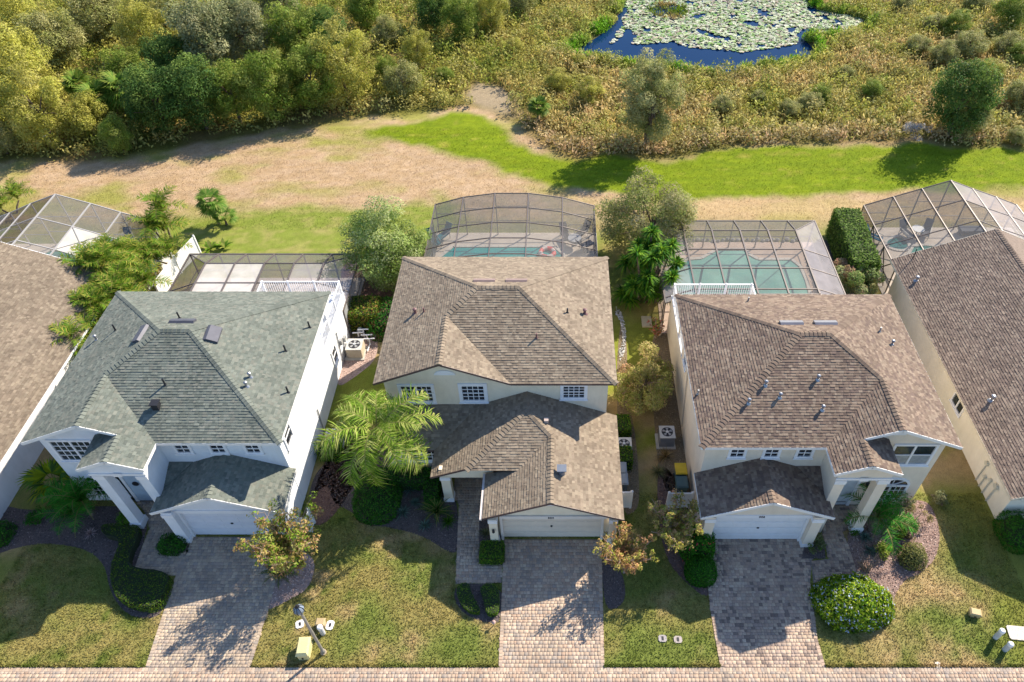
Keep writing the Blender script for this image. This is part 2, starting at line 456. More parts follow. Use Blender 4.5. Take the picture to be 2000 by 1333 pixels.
PAL_L = [(0.363, 0.292, 0.228), (0.413, 0.328, 0.245), (0.326, 0.262, 0.212), (0.401, 0.31, 0.234), (0.301, 0.256, 0.217), (0.439, 0.352, 0.261)]
PAL_R = [(0.425, 0.311, 0.235), (0.372, 0.278, 0.218), (0.464, 0.356, 0.264), (0.398, 0.291, 0.223), (0.213, 0.162, 0.136), (0.438, 0.343, 0.264), (0.332, 0.253, 0.207)]
YS = 12.42
st = paver_area('street', [[(-40, 7.0), (40, 7.0), (40, YS), (-40, YS)]], 5, PAL_M)
border('b', [(-40, YS-.1), (40, YS-.1)], .17, PAL_M, 4, st, .030)
dm = [(-2.66, YS), (2.06, YS), (2.16, 17.4), (2.2, 18.76), (-2.78, 18.76), (-2.72, 16.9)]
wm = P((983, 1100), (983, 1138), (890, 1141), (893, 985), (903, 978), (888, 960), (882, 925), (945, 925), (941, 1012), (938, 1098))
wm = [(x, y) for x, y in wm]
d1 = paver_area('driveway', [dm], 11, PAL_M)
BEDSW = []
w1 = paver_area('walkway', [[(-2.74, 17.5), (-2.74, 16.42), W2(890, 1141), W2(897, 990), (-5.35, 21.0), (-5.6, 21.05), (-5.6, 23.3), (-3.3, 23.3), (-3.3, 20.9), W2(940, 1012), W2(936, 1099), W2(983, 1099)]], 12, PAL_M, .013)
dl = [(-18.45, YS), (-13.75, YS), (-13.7, 15.0), (-13.75, 18.9), (-18.65, 18.9), (-18.72, 17.8), (-18.66, 16)]
d2 = paver_area('driveway', [dl], 21, PAL_L)
w2 = paver_area('walkway', [P((345, 1125), (262, 1118), (275, 1080), (292, 1035), (282, 1000), (262, 978), (330, 975), (352, 1030), (372, 1048), (366, 1085), (358, 1125))], 22, PAL_L, .013)
dr = [(7.27, YS), (11.95, YS), (11.9, 13.7), W2(1582, 1140), W2(1590, 1055), (12.3, 18.76), (7.35, 18.76), (7.2, 15)]
d3 = paver_area('driveway', [dr], 31, PAL_R)
w3 = paver_area('walkway', [P((1588, 1140), (1672, 1118), (1658, 1068), (1645, 1040), (1660, 1030), (1680, 985), (1620, 985), (1605, 1040), (1618, 1092), (1585, 1096))], 32, PAL_R, .013)
for par_, pal_, ln_ in ((d1, PAL_M, [(-2.58, YS+.05), (-2.64, 16.9), (-2.68, 18.7)]), (d1, PAL_M, [(2.0, YS+.05), (2.09, 17.4), (2.12, 18.7)]),
        (d2, PAL_L, [(-18.37, YS+.05), (-18.58, 16), (-18.64, 17.8)]), (d2, PAL_L, [(-13.83, YS+.05), (-13.78, 15.0), (-13.83, 18.8)]),
        (d3, PAL_R, [(7.33, YS+.05), (7.27, 15), (7.42, 18.7)]), (d3, PAL_R, [(11.88, YS+.05), (11.83, 13.7), W2(1579, 1140)]),
        (w1, PAL_M, [W2(893, 1138), W2(899, 990)]), (w1, PAL_M, [W2(893, 1138), (-2.8, 16.5)]), (w2, PAL_L, [W2(265, 1116), W2(277, 1080), W2(294, 1036)]), (w3, PAL_R, [W2(1669, 1116), W2(1655, 1068), W2(1643, 1042)])):
    border('b', ln_, .16, pal_, 9, par_, .034)

# ------------------------------------------------------------------ mulch beds
BEDS = []
CHIPM = colmat('wood_chips', 0.95, 20, 0.2, bmp=0)
def mulch(poly, seed, pal, dens=170, rnd=2, name='mulch_bed', over=False):
    poly = smooth_poly(poly, rnd); BEDS.append(poly); rng = np.random.default_rng(seed)
    xs = [p[0] for p in poly]; ys = [p[1] for p in poly]
    mb = MB(); mb.prism(poly, -.04, .036 if over else .008)
    base = tuple(np.mean(np.array(pal), 0)*.7)
    bed = mb.build(name, plain('mulch_'+str(seed), base, 0.95, var=0.3, scale=10, bmp=.6)); tag(bed, kind='structure')
    n = int((max(xs)-min(xs))*(max(ys)-min(ys))*dens)
    x = rng.uniform(min(xs), max(xs), n); y = rng.uniform(min(ys), max(ys), n)
    k = sdpoly(x, y, poly) > .03
    for wp_ in ([] if over else WALKS): k &= sdpoly(x, y, wp_) < -.02
    x = x[k]; y = y[k]; n = len(x)
    C = np.stack([x, y, rng.uniform(.012, .045, n)+(.028 if over else 0)], 1)
    if n == 0: return bed
    V, Fq = leaf_quads(C, rng.uniform(.05, .12, n), rng, aspect=.4, up=1.6)
    pal = np.array(pal); ci = pal[rng.integers(0, len(pal), n)]*rng.uniform(.7, 1.25, (n, 1))
    o = link_mesh('wood_chips', np_mesh('wood_chips', V, Fq, CHIPM, col=ci), bed); tag(o, kind='stuff')
    return bed
def leaf_quads(C, size, rng, aspect=.5, up=0.0, D=None, N0=None):
    """rhombus leaves: C centres (n,3), size (n,), D optional leaf directions, N0 optional normals"""
    n = len(C)
    if D is None: D = rng.normal(size=(n, 3))
    D = D/(np.linalg.norm(D, axis=1, keepdims=True)+1e-9)
    Nn = rng.normal(size=(n, 3)); Nn[:, 2] += up
    if N0 is not None: Nn = Nn*.55+N0
    Nn = Nn/(np.linalg.norm(Nn, axis=1, keepdims=True)+1e-9)
    S = np.cross(D, Nn); S = S/(np.linalg.norm(S, axis=1, keepdims=True)+1e-9)
    D2 = np.cross(Nn, S)
    s = np.asarray(size)[:, None]
    V = np.stack([C-D2*s*.5, C+S*s*aspect*.5+D2*s*.05, C+D2*s*.5, C-S*s*aspect*.5+D2*s*.05], 1).reshape(-1, 3)
    Fq = np.arange(n*4).reshape(n, 4)
    return V, Fq
RED = [(.24, .13, .10), (.17, .09, .075), (.32, .20, .15), (.12, .07, .06)]
PINK = [(.58, .42, .36), (.46, .31, .27), (.66, .52, .46), (.34, .22, .19)]
BRN_M = [(.30, .22, .15), (.24, .17, .11), (.38, .30, .19), (.20, .17, .08)]
DKM = [(.12, .09, .09), (.17, .13, .12), (.26, .21, .19), (.07, .055, .055)]
mulch(P((690, 1000), (650, 985), (640, 940), (600, 985), (612, 930), (640, 900), (700, 845), (760, 870), (800, 930), (870, 920), (893, 980), (898, 1060), (888, 1088), (830, 1048), (760, 1030), (705, 1025)), 101, DKM)
mulch(P((600, 1000), (640, 880), (700, 840), (720, 900), (690, 950), (660, 1000), (620, 1035)), 108, RED)
mulch(P((892, 1141), (981, 1141), (981, 1215), (950, 1218), (905, 1200), (885, 1170)), 102, DKM, rnd=1)
mulch(P((936, 1010), (984, 1010), (987, 1100), (936, 1100)), 103, DKM, rnd=0, over=True)
mulch(P((0, 985), (60, 1000), (230, 985), (290, 1005), (285, 1050), (262, 1118), (345, 1128), (322, 1190), (300, 1210), (250, 1205), (215, 1160), (205, 1100), (160, 1068), (60, 1060), (-40, 1095), (-60, 1000)), 104, DKM)
mulch(P((520, 1080), (510, 1050), (560, 1060), (600, 1080), (618, 1100), (605, 1150), (560, 1175), (530, 1190), (505, 1195)), 105, PINK)
mulch(P((300, 1060), (360, 1045), (372, 1080), (310, 1085)), 106, DKM, over=True)
mulch(P((1175, 1060), (1200, 1095), (1220, 1130), (1222, 1180), (1182, 1198), (1174, 1110)), 107, DKM)
mulch(P((1285, 900), (1330, 940), (1345, 1000), (1372, 1060), (1385, 1120), (1387, 1175), (1340, 1140), (1300, 1095), (1283, 1000)), 109, DKM+RED)
mulch(P((1270, 640), (1320, 640), (1335, 800), (1350, 950), (1360, 1010), (1290, 960), (1275, 800)), 110, BRN_M)
mulch(P((1648, 1040), (1700, 985), (1790, 975), (1820, 985), (1838, 1040), (1830, 1090), (1800, 1120), (1760, 1135), (1735, 1200), (1700, 1235), (1640, 1230), (1600, 1190), (1585, 1150), (1665, 1120)), 111, PINK+RED)
mulch(P((1572, 1062), (1610, 1060), (1612, 1092), (1565, 1092)), 112, DKM, rnd=0, over=True)
mulch(P((1868, 860), (1890, 880), (1960, 1010), (2010, 1060), (2060, 1120), (2040, 1000), (1960, 1016), (1870, 850)), 113, RED, rnd=1)
mulch(P((1205, 690), (1215, 610), (1228, 700), (1215, 750), (1240, 830), (1250, 960), (1245, 1000), (1212, 1010), (1205, 800)), 114, BRN_M)
mulch(P((672, 690), (690, 660), (735, 640), (740, 700), (690, 740), (655, 760), (660, 700)), 115, PINK)
mulch(P((1600, 470), (1625, 470), (1690, 600), (1640, 640), (1610, 560)), 116, DKM)
mulch(P((655, 520), (720, 500), (770, 520), (770, 600), (690, 610)), 117, RED)
mulch(P((60, 740), (100, 660), (200, 560), (280, 540), (300, 560), (200, 640), (90, 780)), 118, DKM)
# fine turf: clumps of blades that break up the mown lawns
def turf(name, poly_test, x0, x1, y0, y1, dens, h, seed, holes=()):
    rng = np.random.default_rng(seed); n = int((x1-x0)*(y1-y0)*dens)
    x = rng.uniform(x0, x1, n); y = rng.uniform(y0, y1, n)
    k = poly_test(x, y)
    x = x[k]; y = y[k]; n = len(x)
    zz = ground_z(x, y)
    C = np.stack([x, y, zz+h*.4], 1); D = rng.normal(size=(n, 3))*.75; D[:, 2] = 1
    V, Fq = leaf_quads(C, rng.uniform(.7, 1.5, n)*h, rng, aspect=.35, D=D)
    col = ground_color(x, y)*rng.uniform(.5, 1.7, (n, 1))
    o = link_mesh(name, np_mesh(name, V, Fq, LEAF, col=col)); tag(o, kind='stuff')
    return o
# ------------------------------------------------------------------ roofs: shingle courses as geometry
def clip2(poly, a, b, c):
    """keep a*x+b*y<=c"""
    out = []; n = len(poly)
    for i in range(n):
        p, q = poly[i], poly[(i+1) % n]
        dp = a*p[0]+b*p[1]-c; dq = a*q[0]+b*q[1]-c
        if dp <= 0: out.append(p)
        if dp*dq < 0:
            t = dp/(dp-dq); out.append((p[0]+(q[0]-p[0])*t, p[1]+(q[1]-p[1])*t))
    return out
SHM = colmat('asphalt_shingle', 0.92, 45, 0.22, spec=0.25, bmp=0.5, bscale=90, low=0.55, lowvar=0.16)
def shingles(polys, pal, parent, seed, exp=0.142, z0=None):
    """polys: list of 3D convex polygons (same plane or not); each gets laid tabs"""
    rng = random.Random(seed); V = []; Fc = []; Cc = []
    for poly in polys:
        P3 = [Vector(p) for p in poly]
        n = Vector((0, 0, 0))
        for i in range(len(P3)):
            a, b = P3[i], P3[(i+1) % len(P3)]
            n += a.cross(b)
        n.normalize()
        if n.z < 0: n = -n
        hx = Vector((-n.y, n.x, 0)).normalized(); up = n.cross(hx)
        if up.z < 0: hx = -hx; up = -up
        zb = z0 if z0 is not None else min(p.z for p in P3)
        O = P3[0].copy(); O = O+up*((zb-O.z)/up.z)
        # make course origin independent of x along the plane
        O = O-hx*O.dot(hx)
        Q = [((p-O).dot(hx), (p-O).dot(up)) for p in P3]
        def w(x, s, h): return tuple(O+hx*x+up*s+n*h)
        k = len(V); V += [w(x, s, 0.0) for x, s in Q]; Fc.append(tuple(range(k, k+len(Q)))); Cc.append(tuple(v*.35 for v in pal[0]))
        smin = min(q[1] for q in Q); smax = max(q[1] for q in Q)
        i = int(math.floor(smin/exp+1e-6))
        while i*exp < smax:
            s0 = i*exp; s1 = s0+exp
            band = clip2(clip2(Q, 0, -1, -s0), 0, 1, s1)
            if len(band) >= 3:
                xa = min(p[0] for p in band); xb = max(p[0] for p in band)
                rr = random.Random(i*77+seed); x = math.floor(xa/.5)*.5-.5*rr.random()
                while x < xb:
                    wd = rr.choice((.10, .14, .19, .24)); x2 = x+wd
                    if x2 > xa:
                        t = clip2(clip2(band, -1, 0, -x), 1, 0, x2)
                        if len(t) >= 3:
                            th = rr.choice((.012, .014, .022, .026))
                            c0 = rr.choice(pal); f = rr.uniform(.84, 1.16); cc = tuple(v*f for v in c0)
                            k = len(V)
                            for (a_, s_) in t: V.append(w(a_, s_, th*(1-(s_-s0)/exp)+.003))
                            Fc.append(tuple(range(k, k+len(t)))); Cc.append(cc)
                            lo = [p for p in t if abs(p[1]-s0) < 1e-5]
                            if len(lo) >= 2:
                                lo.sort(); (a1, _), (a2, _) = lo[0], lo[-1]
                                k = len(V); V += [w(a1, s0, -.002), w(a2, s0, -.002), w(a2, s0, th+.003), w(a1, s0, th+.003)]
                                Fc.append((k, k+1, k+2, k+3)); Cc.append(tuple(v*.8 for v in cc))
                    x = x2
            i += 1
    me = bpy.data.meshes.new('shingles'); me.from_pydata(V, [], Fc)
    a = me.attributes.new('col', 'FLOAT_COLOR', 'FACE')
    a.data.foreach_set('color', np.array([(*c, 1) for c in Cc], np.float32).ravel()); me.materials.append(SHM)
    # normals up
    o = link_mesh('shingles', me, parent); tag(o, kind='stuff')
    return o
def caps(lines, pal, parent, seed, w=.17):
    """hip and ridge caps: overlapping folded pieces along lines (from low to high)"""
    rng = random.Random(seed); mb = MB()
    for A, B, drop in lines:
        A = Vector(A); B = Vector(B)
        if A.z > B.z: A, B = B, A
        L = (B-A).length; d = (B-A)/L; side = d.cross(Vector((0, 0, 1))).normalized(); n = side.cross(d)
        k = max(1, int(L/.2))
        for j in range(k):
            p = A+d*(L*j/k); q = A+d*(L*(j+1)/k+.02); f = rng.uniform(.85, 1.12); c = tuple(v*f for v in rng.choice(pal))
            dn = Vector((0, 0, -drop*w)); hl = Vector((0, 0, .05)); hh = Vector((0, 0, .026))
            p0, p1, p2 = p-side*w+dn+hl, p+hl+Vector((0, 0, .01)), p+side*w+dn+hl
            q0, q1, q2 = q-side*w+dn+hh, q+hh, q+side*w+dn+hh
            mb.poly([p0, p1, q1, q0], c); mb.poly([p1, p2, q2, q1], c)
            e = Vector((0, 0, -.045)); mb.poly([p0+e, p1+e, p1, p0], c); mb.poly([p1+e, p2+e, p2, p1], c)
    o = mb.build('ridge_cap', SHM, parent); tag(o, kind='stuff'); return o
def fascia(segs, mat, parent, h=.17, t=.03):
    for A, B in segs:
        mb = MB(); A = Vector(A); B = Vector(B)
        mb.bar(A-Vector((0, 0, h/2-.01)), B-Vector((0, 0, h/2-.01)), t, h)
        mb.build('fascia', mat, parent)

GL = glassmat()
def window(parent, axis, plane, c, w, z0, z1, cols=2, rows=2, frame=WHITE, glass=None, case=.13, sash=1, T=None, arch=False, outward=-1, sill=True):
    """window casing with panes. axis 'y': lies in plane Y=plane, centred on x=c. outward -1 = towards -axis"""
    o = outward
    def bx(mb, a0, a1, d0, d1, b0, b1):
        if axis == 'y': mb.box(a0, a1, plane+o*d0, plane+o*d1, b0, b1)
        else: mb.box(plane+o*d0, plane+o*d1, a0, a1, b0, b1)
    x0, x1 = c-w/2, c+w/2
    mb = MB()
    bx(mb, x0-case, x0, 0.002, .06, z0-case, z1+case); bx(mb, x1, x1+case, 0.002, .06, z0-case, z1+case)
    bx(mb, x0, x1, 0.002, .06, z1, z1+case); bx(mb, x0, x1, 0.002, .06, z0-case, z0)
    if sill: bx(mb, x0-case-.04, x1+case+.04, 0.06, .11, z0-case-.04, z0-case+.04)
    win = mb.build('window', frame, parent)
    sashes = sash; sw = w/sashes; mb = MB(); m = .035
    for k in range(sashes):
        a0 = x0+k*sw; a1 = a0+sw
        if sashes > 1 and k: bx(mb, a0-.05, a0+.05, .004, .045, z0, z1)
        a0 += .05 if k else 0; a1 -= .05 if k < sashes-1 else 0
        cw = (a1-a0)/cols; rh = (z1-z0)/rows
        for i in range(1, cols): bx(mb, a0+i*cw-m/2, a0+i*cw+m/2, .012, .03, z0, z1)
        for j in range(1, rows): bx(mb, a0, a1, .012, .033 if j*2 != rows else .04, z0+j*rh-m/2*(1 if j*2 != rows else 1.6), z0+j*rh+m/2*(1 if j*2 != rows else 1.6))
        for i in range(cols):
            for j in range(rows):
                pb = MB(); bx(pb, a0+i*cw+m/2-.004, a0+(i+1)*cw-m/2+.004, .004, .011, z0+j*rh+m/2-.004, z0+(j+1)*rh-m/2+.004)
                pb.build('pane', glass[(i+j*5+k*3) % len(glass)] if glass else GL, win)
    if mb.v: mb.build('muntin', frame, win)
    return win
def vent_pipe(parent, p, r=.05, h=.35, mat=None, cap=False, name='vent_pipe'):
    mb = MB(); x, y, z = p
    mb.tube([(x, y, z-.15), (x, y, z+h)], r, 10)
    mb.tube([(x, y, z-.05), (x, y, z+.06)], [r*2.4, r*1.15], 10)
    if cap: mb.lathe([(r*1.45, z+h-.05), (r*1.5, z+h+.01), (r*.6, z+h+.05)], x, y, 12)
    return mb.build(name, mat or DARKM, parent, smooth=False)
def ridge_vent(parent, A, B, up, mat, w=.55, h=.13):
    """low box vent lying on a slope from A to B; up = slope's uphill direction"""
    A = Vector(A); B = Vector(B); up = Vector(up).normalized(); d = (B-A).normalized(); n = d.cross(up); n = n if n.z > 0 else -n
    mb = MB(); pts = []
    for e in (A, B):
        pts += [e-up*w/2, e+up*w/2, e+up*w/2*.55+n*h, e-up*w/2*.9+n*h]
    k = len(mb.v); mb.v += [tuple(p) for p in pts]
    for f in ((0, 1, 2, 3), (7, 6, 5, 4), (0, 4, 5, 1), (1, 5, 6, 2), (2, 6, 7, 3), (3, 7, 4, 0)): mb.f.append(tuple(k+i for i in f)); mb.c.append(None)
    return mb.build('ridge_vent', mat, parent)

PITCHR = 5/12.0
BLIND = plain('glass_with_blind', (.30, .32, .34), .12, var=.25, scale=3)
def hip_h(x): return x*PITCHR

# ---- the two mirrored two-storey houses with a garage on one side and a tall porch on the other
def twin_house(name, label, X0, Y0, sg, pal, wall, trim, fasc, wing_pal, seed):
    e = 5.7
    def T(u, v, z): return (X0+sg*u, Y0+v, z)
    h = empty(name, T(6.1, 5, 0)); tag(h, label, 'house')
    def bx(mb, u0, u1, v0, v1, z0, z1): mb.box(X0+sg*u0, X0+sg*u1, Y0+v0, Y0+v1, z0, z1)
    # walls
    mb = MB()
    bx(mb, .4, 11.8, .5, 8.3, -.1, 5.52); bx(mb, 5.3, 11.8, 8.3, 10.3, -.1, 5.52); bx(mb, .4, 5.3, 8.3, 13.6, -.1, 2.95)
    # gable of the bay
    def gable(u0, u1, v, zb, zt, pk):
        mb.poly([T(u0, v, zb), T(u1, v, zb), T(pk, v, zt)]); mb.poly([T(u0, v+.15, zb), T(pk, v+.15, zt), T(u1, v+.15, zb)])
    gable(5.85, 12.15, .5, 5.52, 6.92, 9.02)
    # porch walls
    bx(mb, 6.25, 6.75, -1.15, .498, -.1, 5.5)                  # solid side wall facing the garage
    bx(mb, 6.752, 8.78, -1.15, .498, 4.75, 5.5)                # head over the opening
    mb.poly([T(6.0, -1.14, 5.5), T(8.8, -1.14, 5.5), T(7.4, -1.14, 6.22)])
    # garage
    bx(mb, .42, 6.0, -1.5, .498, -.1, 2.7)
    mb.poly([T(.42, -1.66, 2.55), T(6.0, -1.66, 2.55), T(6.0, -1.66, 2.92), T(3.27, -1.66, 4.08), T(.42, -1.66, 2.92)])
    bx(mb, .42, 6.0, -1.655, -1.5, 2.35, 2.9)
    mb.build('wall', wall, h)
    # piers with caps and plinths
    for u0, u1 in ((.38, .86), (5.55, 6.06)):
        mb = MB(); bx(mb, u0, u1, -1.95, -1.502, -.05, 2.75); pc = mb.build('pier', wall, h)
        mb = MB(); bx(mb, u0-.03, u1+.03, -1.98, -1.48, 2.33, 2.6); mb.build('cap', WHITE, pc)
        mb = MB(); bx(mb, u0-.05, u1+.05, -2.0, -1.46, -.02, .26); mb.build('plinth', WHITE, pc)
    mb = MB(); bx(mb, 8.28, 8.76, -1.14, -.66, -.05, 4.75); pc = mb.build('column', wall, h)
    mb = MB(); bx(mb, 8.24, 8.80, -1.18, -.62, 4.42, 4.72); mb.build('cap', WHITE, pc)
    mb = MB(); bx(mb, 8.22, 8.82, -1.20, -.60, 0, .42); mb.build('plinth', WHITE, pc)
    mb = MB(); bx(mb, 6.2, 8.85, -1.20, -1.152, 4.78, 4.92); bx(mb, 7.3, 7.7, -1.23, -1.2, 4.74, 4.98); mb.build('head_trim', WHITE, h)
    mb = MB(); bx(mb, 6.23, 6.77, -1.19, -1.152, 4.42, 4.70); mb.build('cap', WHITE, h)
    # half-round gable plaques
    def plaque(uc, v, z, r):
        mb = MB(); pts = [(uc+r*math.cos(t), z+r*.55*math.sin(t)) for t in [math.pi*i/10 for i in range(11)]]
        A = [T(u, v-.04, zz) for u, zz in pts]; B = [T(u, v, zz) for u, zz in pts]
        mb.poly(A); mb.poly(B[::-1])
        for i in range(len(A)): j = (i+1) % len(A); mb.poly([A[i], B[i], B[j], A[j]])
        mb.build('gable_vent', WHITE, h)
    plaque(9.0, .5, 6.05, .62); plaque(7.45, -1.15, 5.62, .5); plaque(3.3, -1.665, 3.45, .55)
    # soffits
    mb = MB(); z = 5.53
    bx(mb, .02, 5.84, .02, 10.68, z, z+.03); bx(mb, 5.84, 12.18, .6, 10.68, z, z+.03); bx(mb, 8.7, 8.88, -1.1, .49, z, z+.03)
    bx(mb, .12, .42, -1.6, .3, 2.72, 2.75); bx(mb, 6.0, 6.42, -1.6, -.95, 2.72, 2.75); mb.build('soffit', trim, h)
    # roof
    r = MB(); roofe = empty('roof', (0, 0, 0)); roofe.parent = h; roofe.location = -wloc(h)
    ph = PITCHR
    zr = e+5.35*ph; z9 = e+3.17*ph; zp = e+1.53*ph
    front = [T(0, 0, e), T(5.85, 0, e), T(9.02, 3.17, z9), T(6.85, 5.35, zr), T(5.35, 5.35, zr)]
    inner_a = [T(5.85, -1.5, e), T(7.38, -1.5, zp), T(7.38, 0, zp), T(5.85, 0, e)]
    inner_b = [T(5.85, 0, e), T(9.02, 0, z9), T(9.02, 3.17, z9)]
    porch_r = [T(7.38, -1.5, zp), T(8.91, -1.5, e), T(8.91, .5, e), T(7.38, .5, zp)]
    outer = [T(12.2, 0, e), T(12.2, 10.7, e), T(6.85, 5.35, zr), T(9.02, 3.17, z9), T(9.02, 0, z9)]
    left = [T(0, 0, e), T(5.35, 5.35, zr), T(0, 10.7, e)]
    back = [T(0, 10.7, e), T(5.35, 5.35, zr), T(6.85, 5.35, zr), T(12.2, 10.7, e)]
    for i, pl in enumerate(([front], [inner_a, inner_b], [porch_r], [outer], [left], [back])):
        shingles(pl, pal, roofe, seed+i, z0=e)
    eg = 2.9; zg = eg+3.17*ph
    gl = [T(.1, -2.05, eg), T(3.27, -2.05, zg), T(3.27, .5, zg), T(.1, .5, eg)]
    gr = [T(6.44, -2.05, eg), T(3.27, -2.05, zg), T(3.27, .5, zg), T(5.07, .5, zg-1.8*ph), T(6.44, -.95, eg)]
    sh = [T(6.44, -.95, eg), T(5.05, .5, eg+1.45*ph), T(6.25, .5, eg+1.45*ph), T(6.25, -.95, eg)]
    shingles([gl], wing_pal, roofe, seed+10, z0=eg); shingles([gr], wing_pal, roofe, seed+11, z0=eg); shingles([sh], wing_pal, roofe, seed+12, z0=eg)
    caps([(T(0, 0, e), T(5.35, 5.35, zr), .3), (T(0, 10.7, e), T(5.35, 5.35, zr), .3), (T(12.2, 10.7, e), T(6.85, 5.35, zr), .3),
          (T(9.02, 3.17, z9), T(6.85, 5.35, zr), .3), (T(5.35, 5.35, zr), T(6.85, 5.35, zr), .42), (T(9.02, 0, z9), T(9.02, 3.17, z9), .42),
          (T(7.38, -1.5, zp), T(7.38, 0, zp), .42), (T(3.27, -2.05, zg), T(3.27, .4, zg), .42)], pal[:3], roofe, seed)
    fascia([(T(0, 0, e), T(5.85, 0, e)), (T(0, 0, e), T(0, 10.7, e)), (T(0, 10.7, e), T(12.2, 10.7, e)), (T(12.2, 0, e), T(12.2, 10.7, e)),
            (T(12.2, 0, e), T(9.02, 0, z9)), (T(9.02, 0, z9), T(7.38, 0, zp)), (T(5.85, -1.5, e), T(7.38, -1.5, zp)), (T(7.38, -1.5, zp), T(8.91, -1.5, e)),
            (T(8.91, -1.5, e), T(8.91, .45, e)), (T(5.85, -1.5, e), T(5.85, 0, e)),
            (T(.1, -2.05, eg), T(3.27, -2.05, zg)), (T(3.27, -2.05, zg), T(6.44, -2.05, eg)), (T(.1, -2.05, eg), T(.1, .5, eg)), (T(6.44, -2.05, eg), T(6.44, -.95, eg))], fasc, roofe)
    # garage door
    mb = MB(); bx(mb, .9, 5.52, -1.7, -1.66, 2.3, 2.55); bx(mb, .86, 1.0, -1.66, -1.504, -.02, 2.3); bx(mb, 5.42, 5.54, -1.66, -1.504, -.02, 2.3)
    gd = mb.build('garage_door', WHITE, h)
    for k in range(4):
        mb = MB(); bx(mb, 1.0, 5.42, -1.53, -1.501, .02+k*.57, .57+k*.57)
        for j in range(5): bx(mb, 1.08+j*.87, 1.80+j*.87, -1.545, -1.53, .1+k*.57, .48+k*.57)
        mb.build('door_panel', trim, gd)
    mb = MB(); bx(mb, 3.17, 3.28, -1.58, -1.545, 1.12, 1.2); mb.build('handle', DARKM, gd)
    # small high windows over the garage
    for u in (1.75, 3.45, 5.15) if sg < 0 else (1.95, 3.6, 5.2):
        window(h, 'y', Y0+.5, X0+sg*u, .62, 4.35, 4.92, 2, 2)
    # big upper window of the bay
    window(h, 'y', Y0+.5, X0+sg*10.4, 1.9, 3.72, 5.2, 3 if sg < 0 else 1, 4 if sg < 0 else 2, sash=2, glass=None if sg < 0 else [BLIND, BLIND, GL])
    # arched lower window
    wn_ = window(h, 'y', Y0+.5, X0+sg*10.3, 1.55, .62, 1.75, 3, 3, sash=2)
    mb = MB(); uc = 10.3; r0 = .78
    outer_ = [(uc+(r0+.13)*math.cos(t), 1.88+(.62)*math.sin(t)) for t in [math.pi*i/12 for i in range(13)]]
    inner_ = [(uc+(r0)*math.cos(t), 1.88+(.5)*math.sin(t)) for t in [math.pi*i/12 for i in range(13)]]
    for i in range(12):
        mb.poly([T(*[outer_[i][0], .44, outer_[i][1]]), T(outer_[i+1][0], .44, outer_[i+1][1]), T(inner_[i+1][0], .44, inner_[i+1][1]), T(inner_[i][0], .44, inner_[i][1])])
        mb.poly([T(outer_[i][0], .44, outer_[i][1]), T(outer_[i+1][0], .44, outer_[i+1][1]), T(outer_[i+1][0], .5, outer_[i+1][1]), T(outer_[i][0], .5, outer_[i][1])])
    for t in (math.pi*.25, math.pi*.5, math.pi*.75):
        mb.bar(T(uc, .47, 1.88), T(uc+r0*math.cos(t), .47, 1.88+.5*math.sin(t)), .04)
    mb.build('arch_frame', WHITE, wn_)
    mb = MB(); mb.poly([T(a_, .49, b_) for a_, b_ in inner_]); mb.build('pane', GL, wn_)
    # front door
    if sg > 0:
        mb = MB(); bx(mb, 7.35, 7.5, .40, .497, 0.05, 2.65); bx(mb, 8.45, 8.6, .40, .497, 0.05, 2.65); bx(mb, 7.5, 8.45, .4, .497, 2.5, 2.65)
        dd = mb.build('front_door', WHITE, h)
        mb = MB(); bx(mb, 7.5, 8.45, .44, .49, .1, 2.5); mb.build('door_leaf', plain('door_grey', (.55, .58, .62), .5), dd)
        mb = MB(); bx(mb, 7.6, 8.35, .42, .44, .35, .42); bx(mb, 7.62, 7.7, .40, .44, 1.05, 1.15); mb.build('handle', PLASTIC, dd)
    else:
        mb = MB()
        for a0, a1 in ((7.55, 7.7), (8.02, 8.18), (9.08, 9.24), (9.55, 9.7)): bx(mb, a0, a1, .40, .497, .05, 2.5)
        bx(mb, 7.55, 9.7, .39, .497, 2.5, 2.65); dd = mb.build('front_door', WHITE, h)
        mb = MB(); bx(mb, 8.18, 9.08, .44, .49, .1, 2.5); mb.build('door_leaf', plain('door_blue', (.42, .52, .62), .5), dd)
        for a0, a1 in ((7.7, 8.02), (9.24, 9.55)):
            mb = MB(); bx(mb, a0, a1, .45, .49, .1, 2.5); mb.build('sidelight', GL, dd)
        mb = MB(); mb.tube([T(8.63, .42, 1.7), T(8.63, .38, 1.7)], .16, 14); mb.build('door_wreath', DARKM, dd)
    if sg > 0:
        mb = MB(); p = Vector(T(9.0, .38, 2.0)); mb.lathe([(.02, p.z+.25), (.09, p.z+.15), (.1, p.z-.1), (.03, p.z-.18)], p.x, p.y, 8); mb.build('lantern', DARKM, h)
    # balcony railing
    zd = 2.98
    mb = MB(); bx(mb, .38, 5.32, 8.3, 13.62, 2.952, 3.05); mb.build('balcony_deck', trim, h)
    def railing(A, B):
        A = Vector(A); B = Vector(B); L = (B-A).length; rl = MB()
        rl.bar(A+Vector((0, 0, 1.0)), B+Vector((0, 0, 1.0)), .07, .06); rl.bar(A+Vector((0, 0, .12)), B+Vector((0, 0, .12)), .05, .05)
        ro = rl.build('railing', WHITE, h); k = int(L/.135)
        bm0 = MB(); bm0.bar((0, 0, .12), (0, 0, .98), .028); me = bm0.mesh('baluster', WHITE)
        for i in range(1, k):
            p = A+(B-A)*(i/k); bo = link_mesh('baluster', me, ro, True); bo.location = p-wloc(ro)
        for t in (0, .333, .667, 1):
            pp = A+(B-A)*t; q = MB(); q.bar(pp, pp+Vector((0, 0, 1.08)), .09); q.build('post', WHITE, ro)
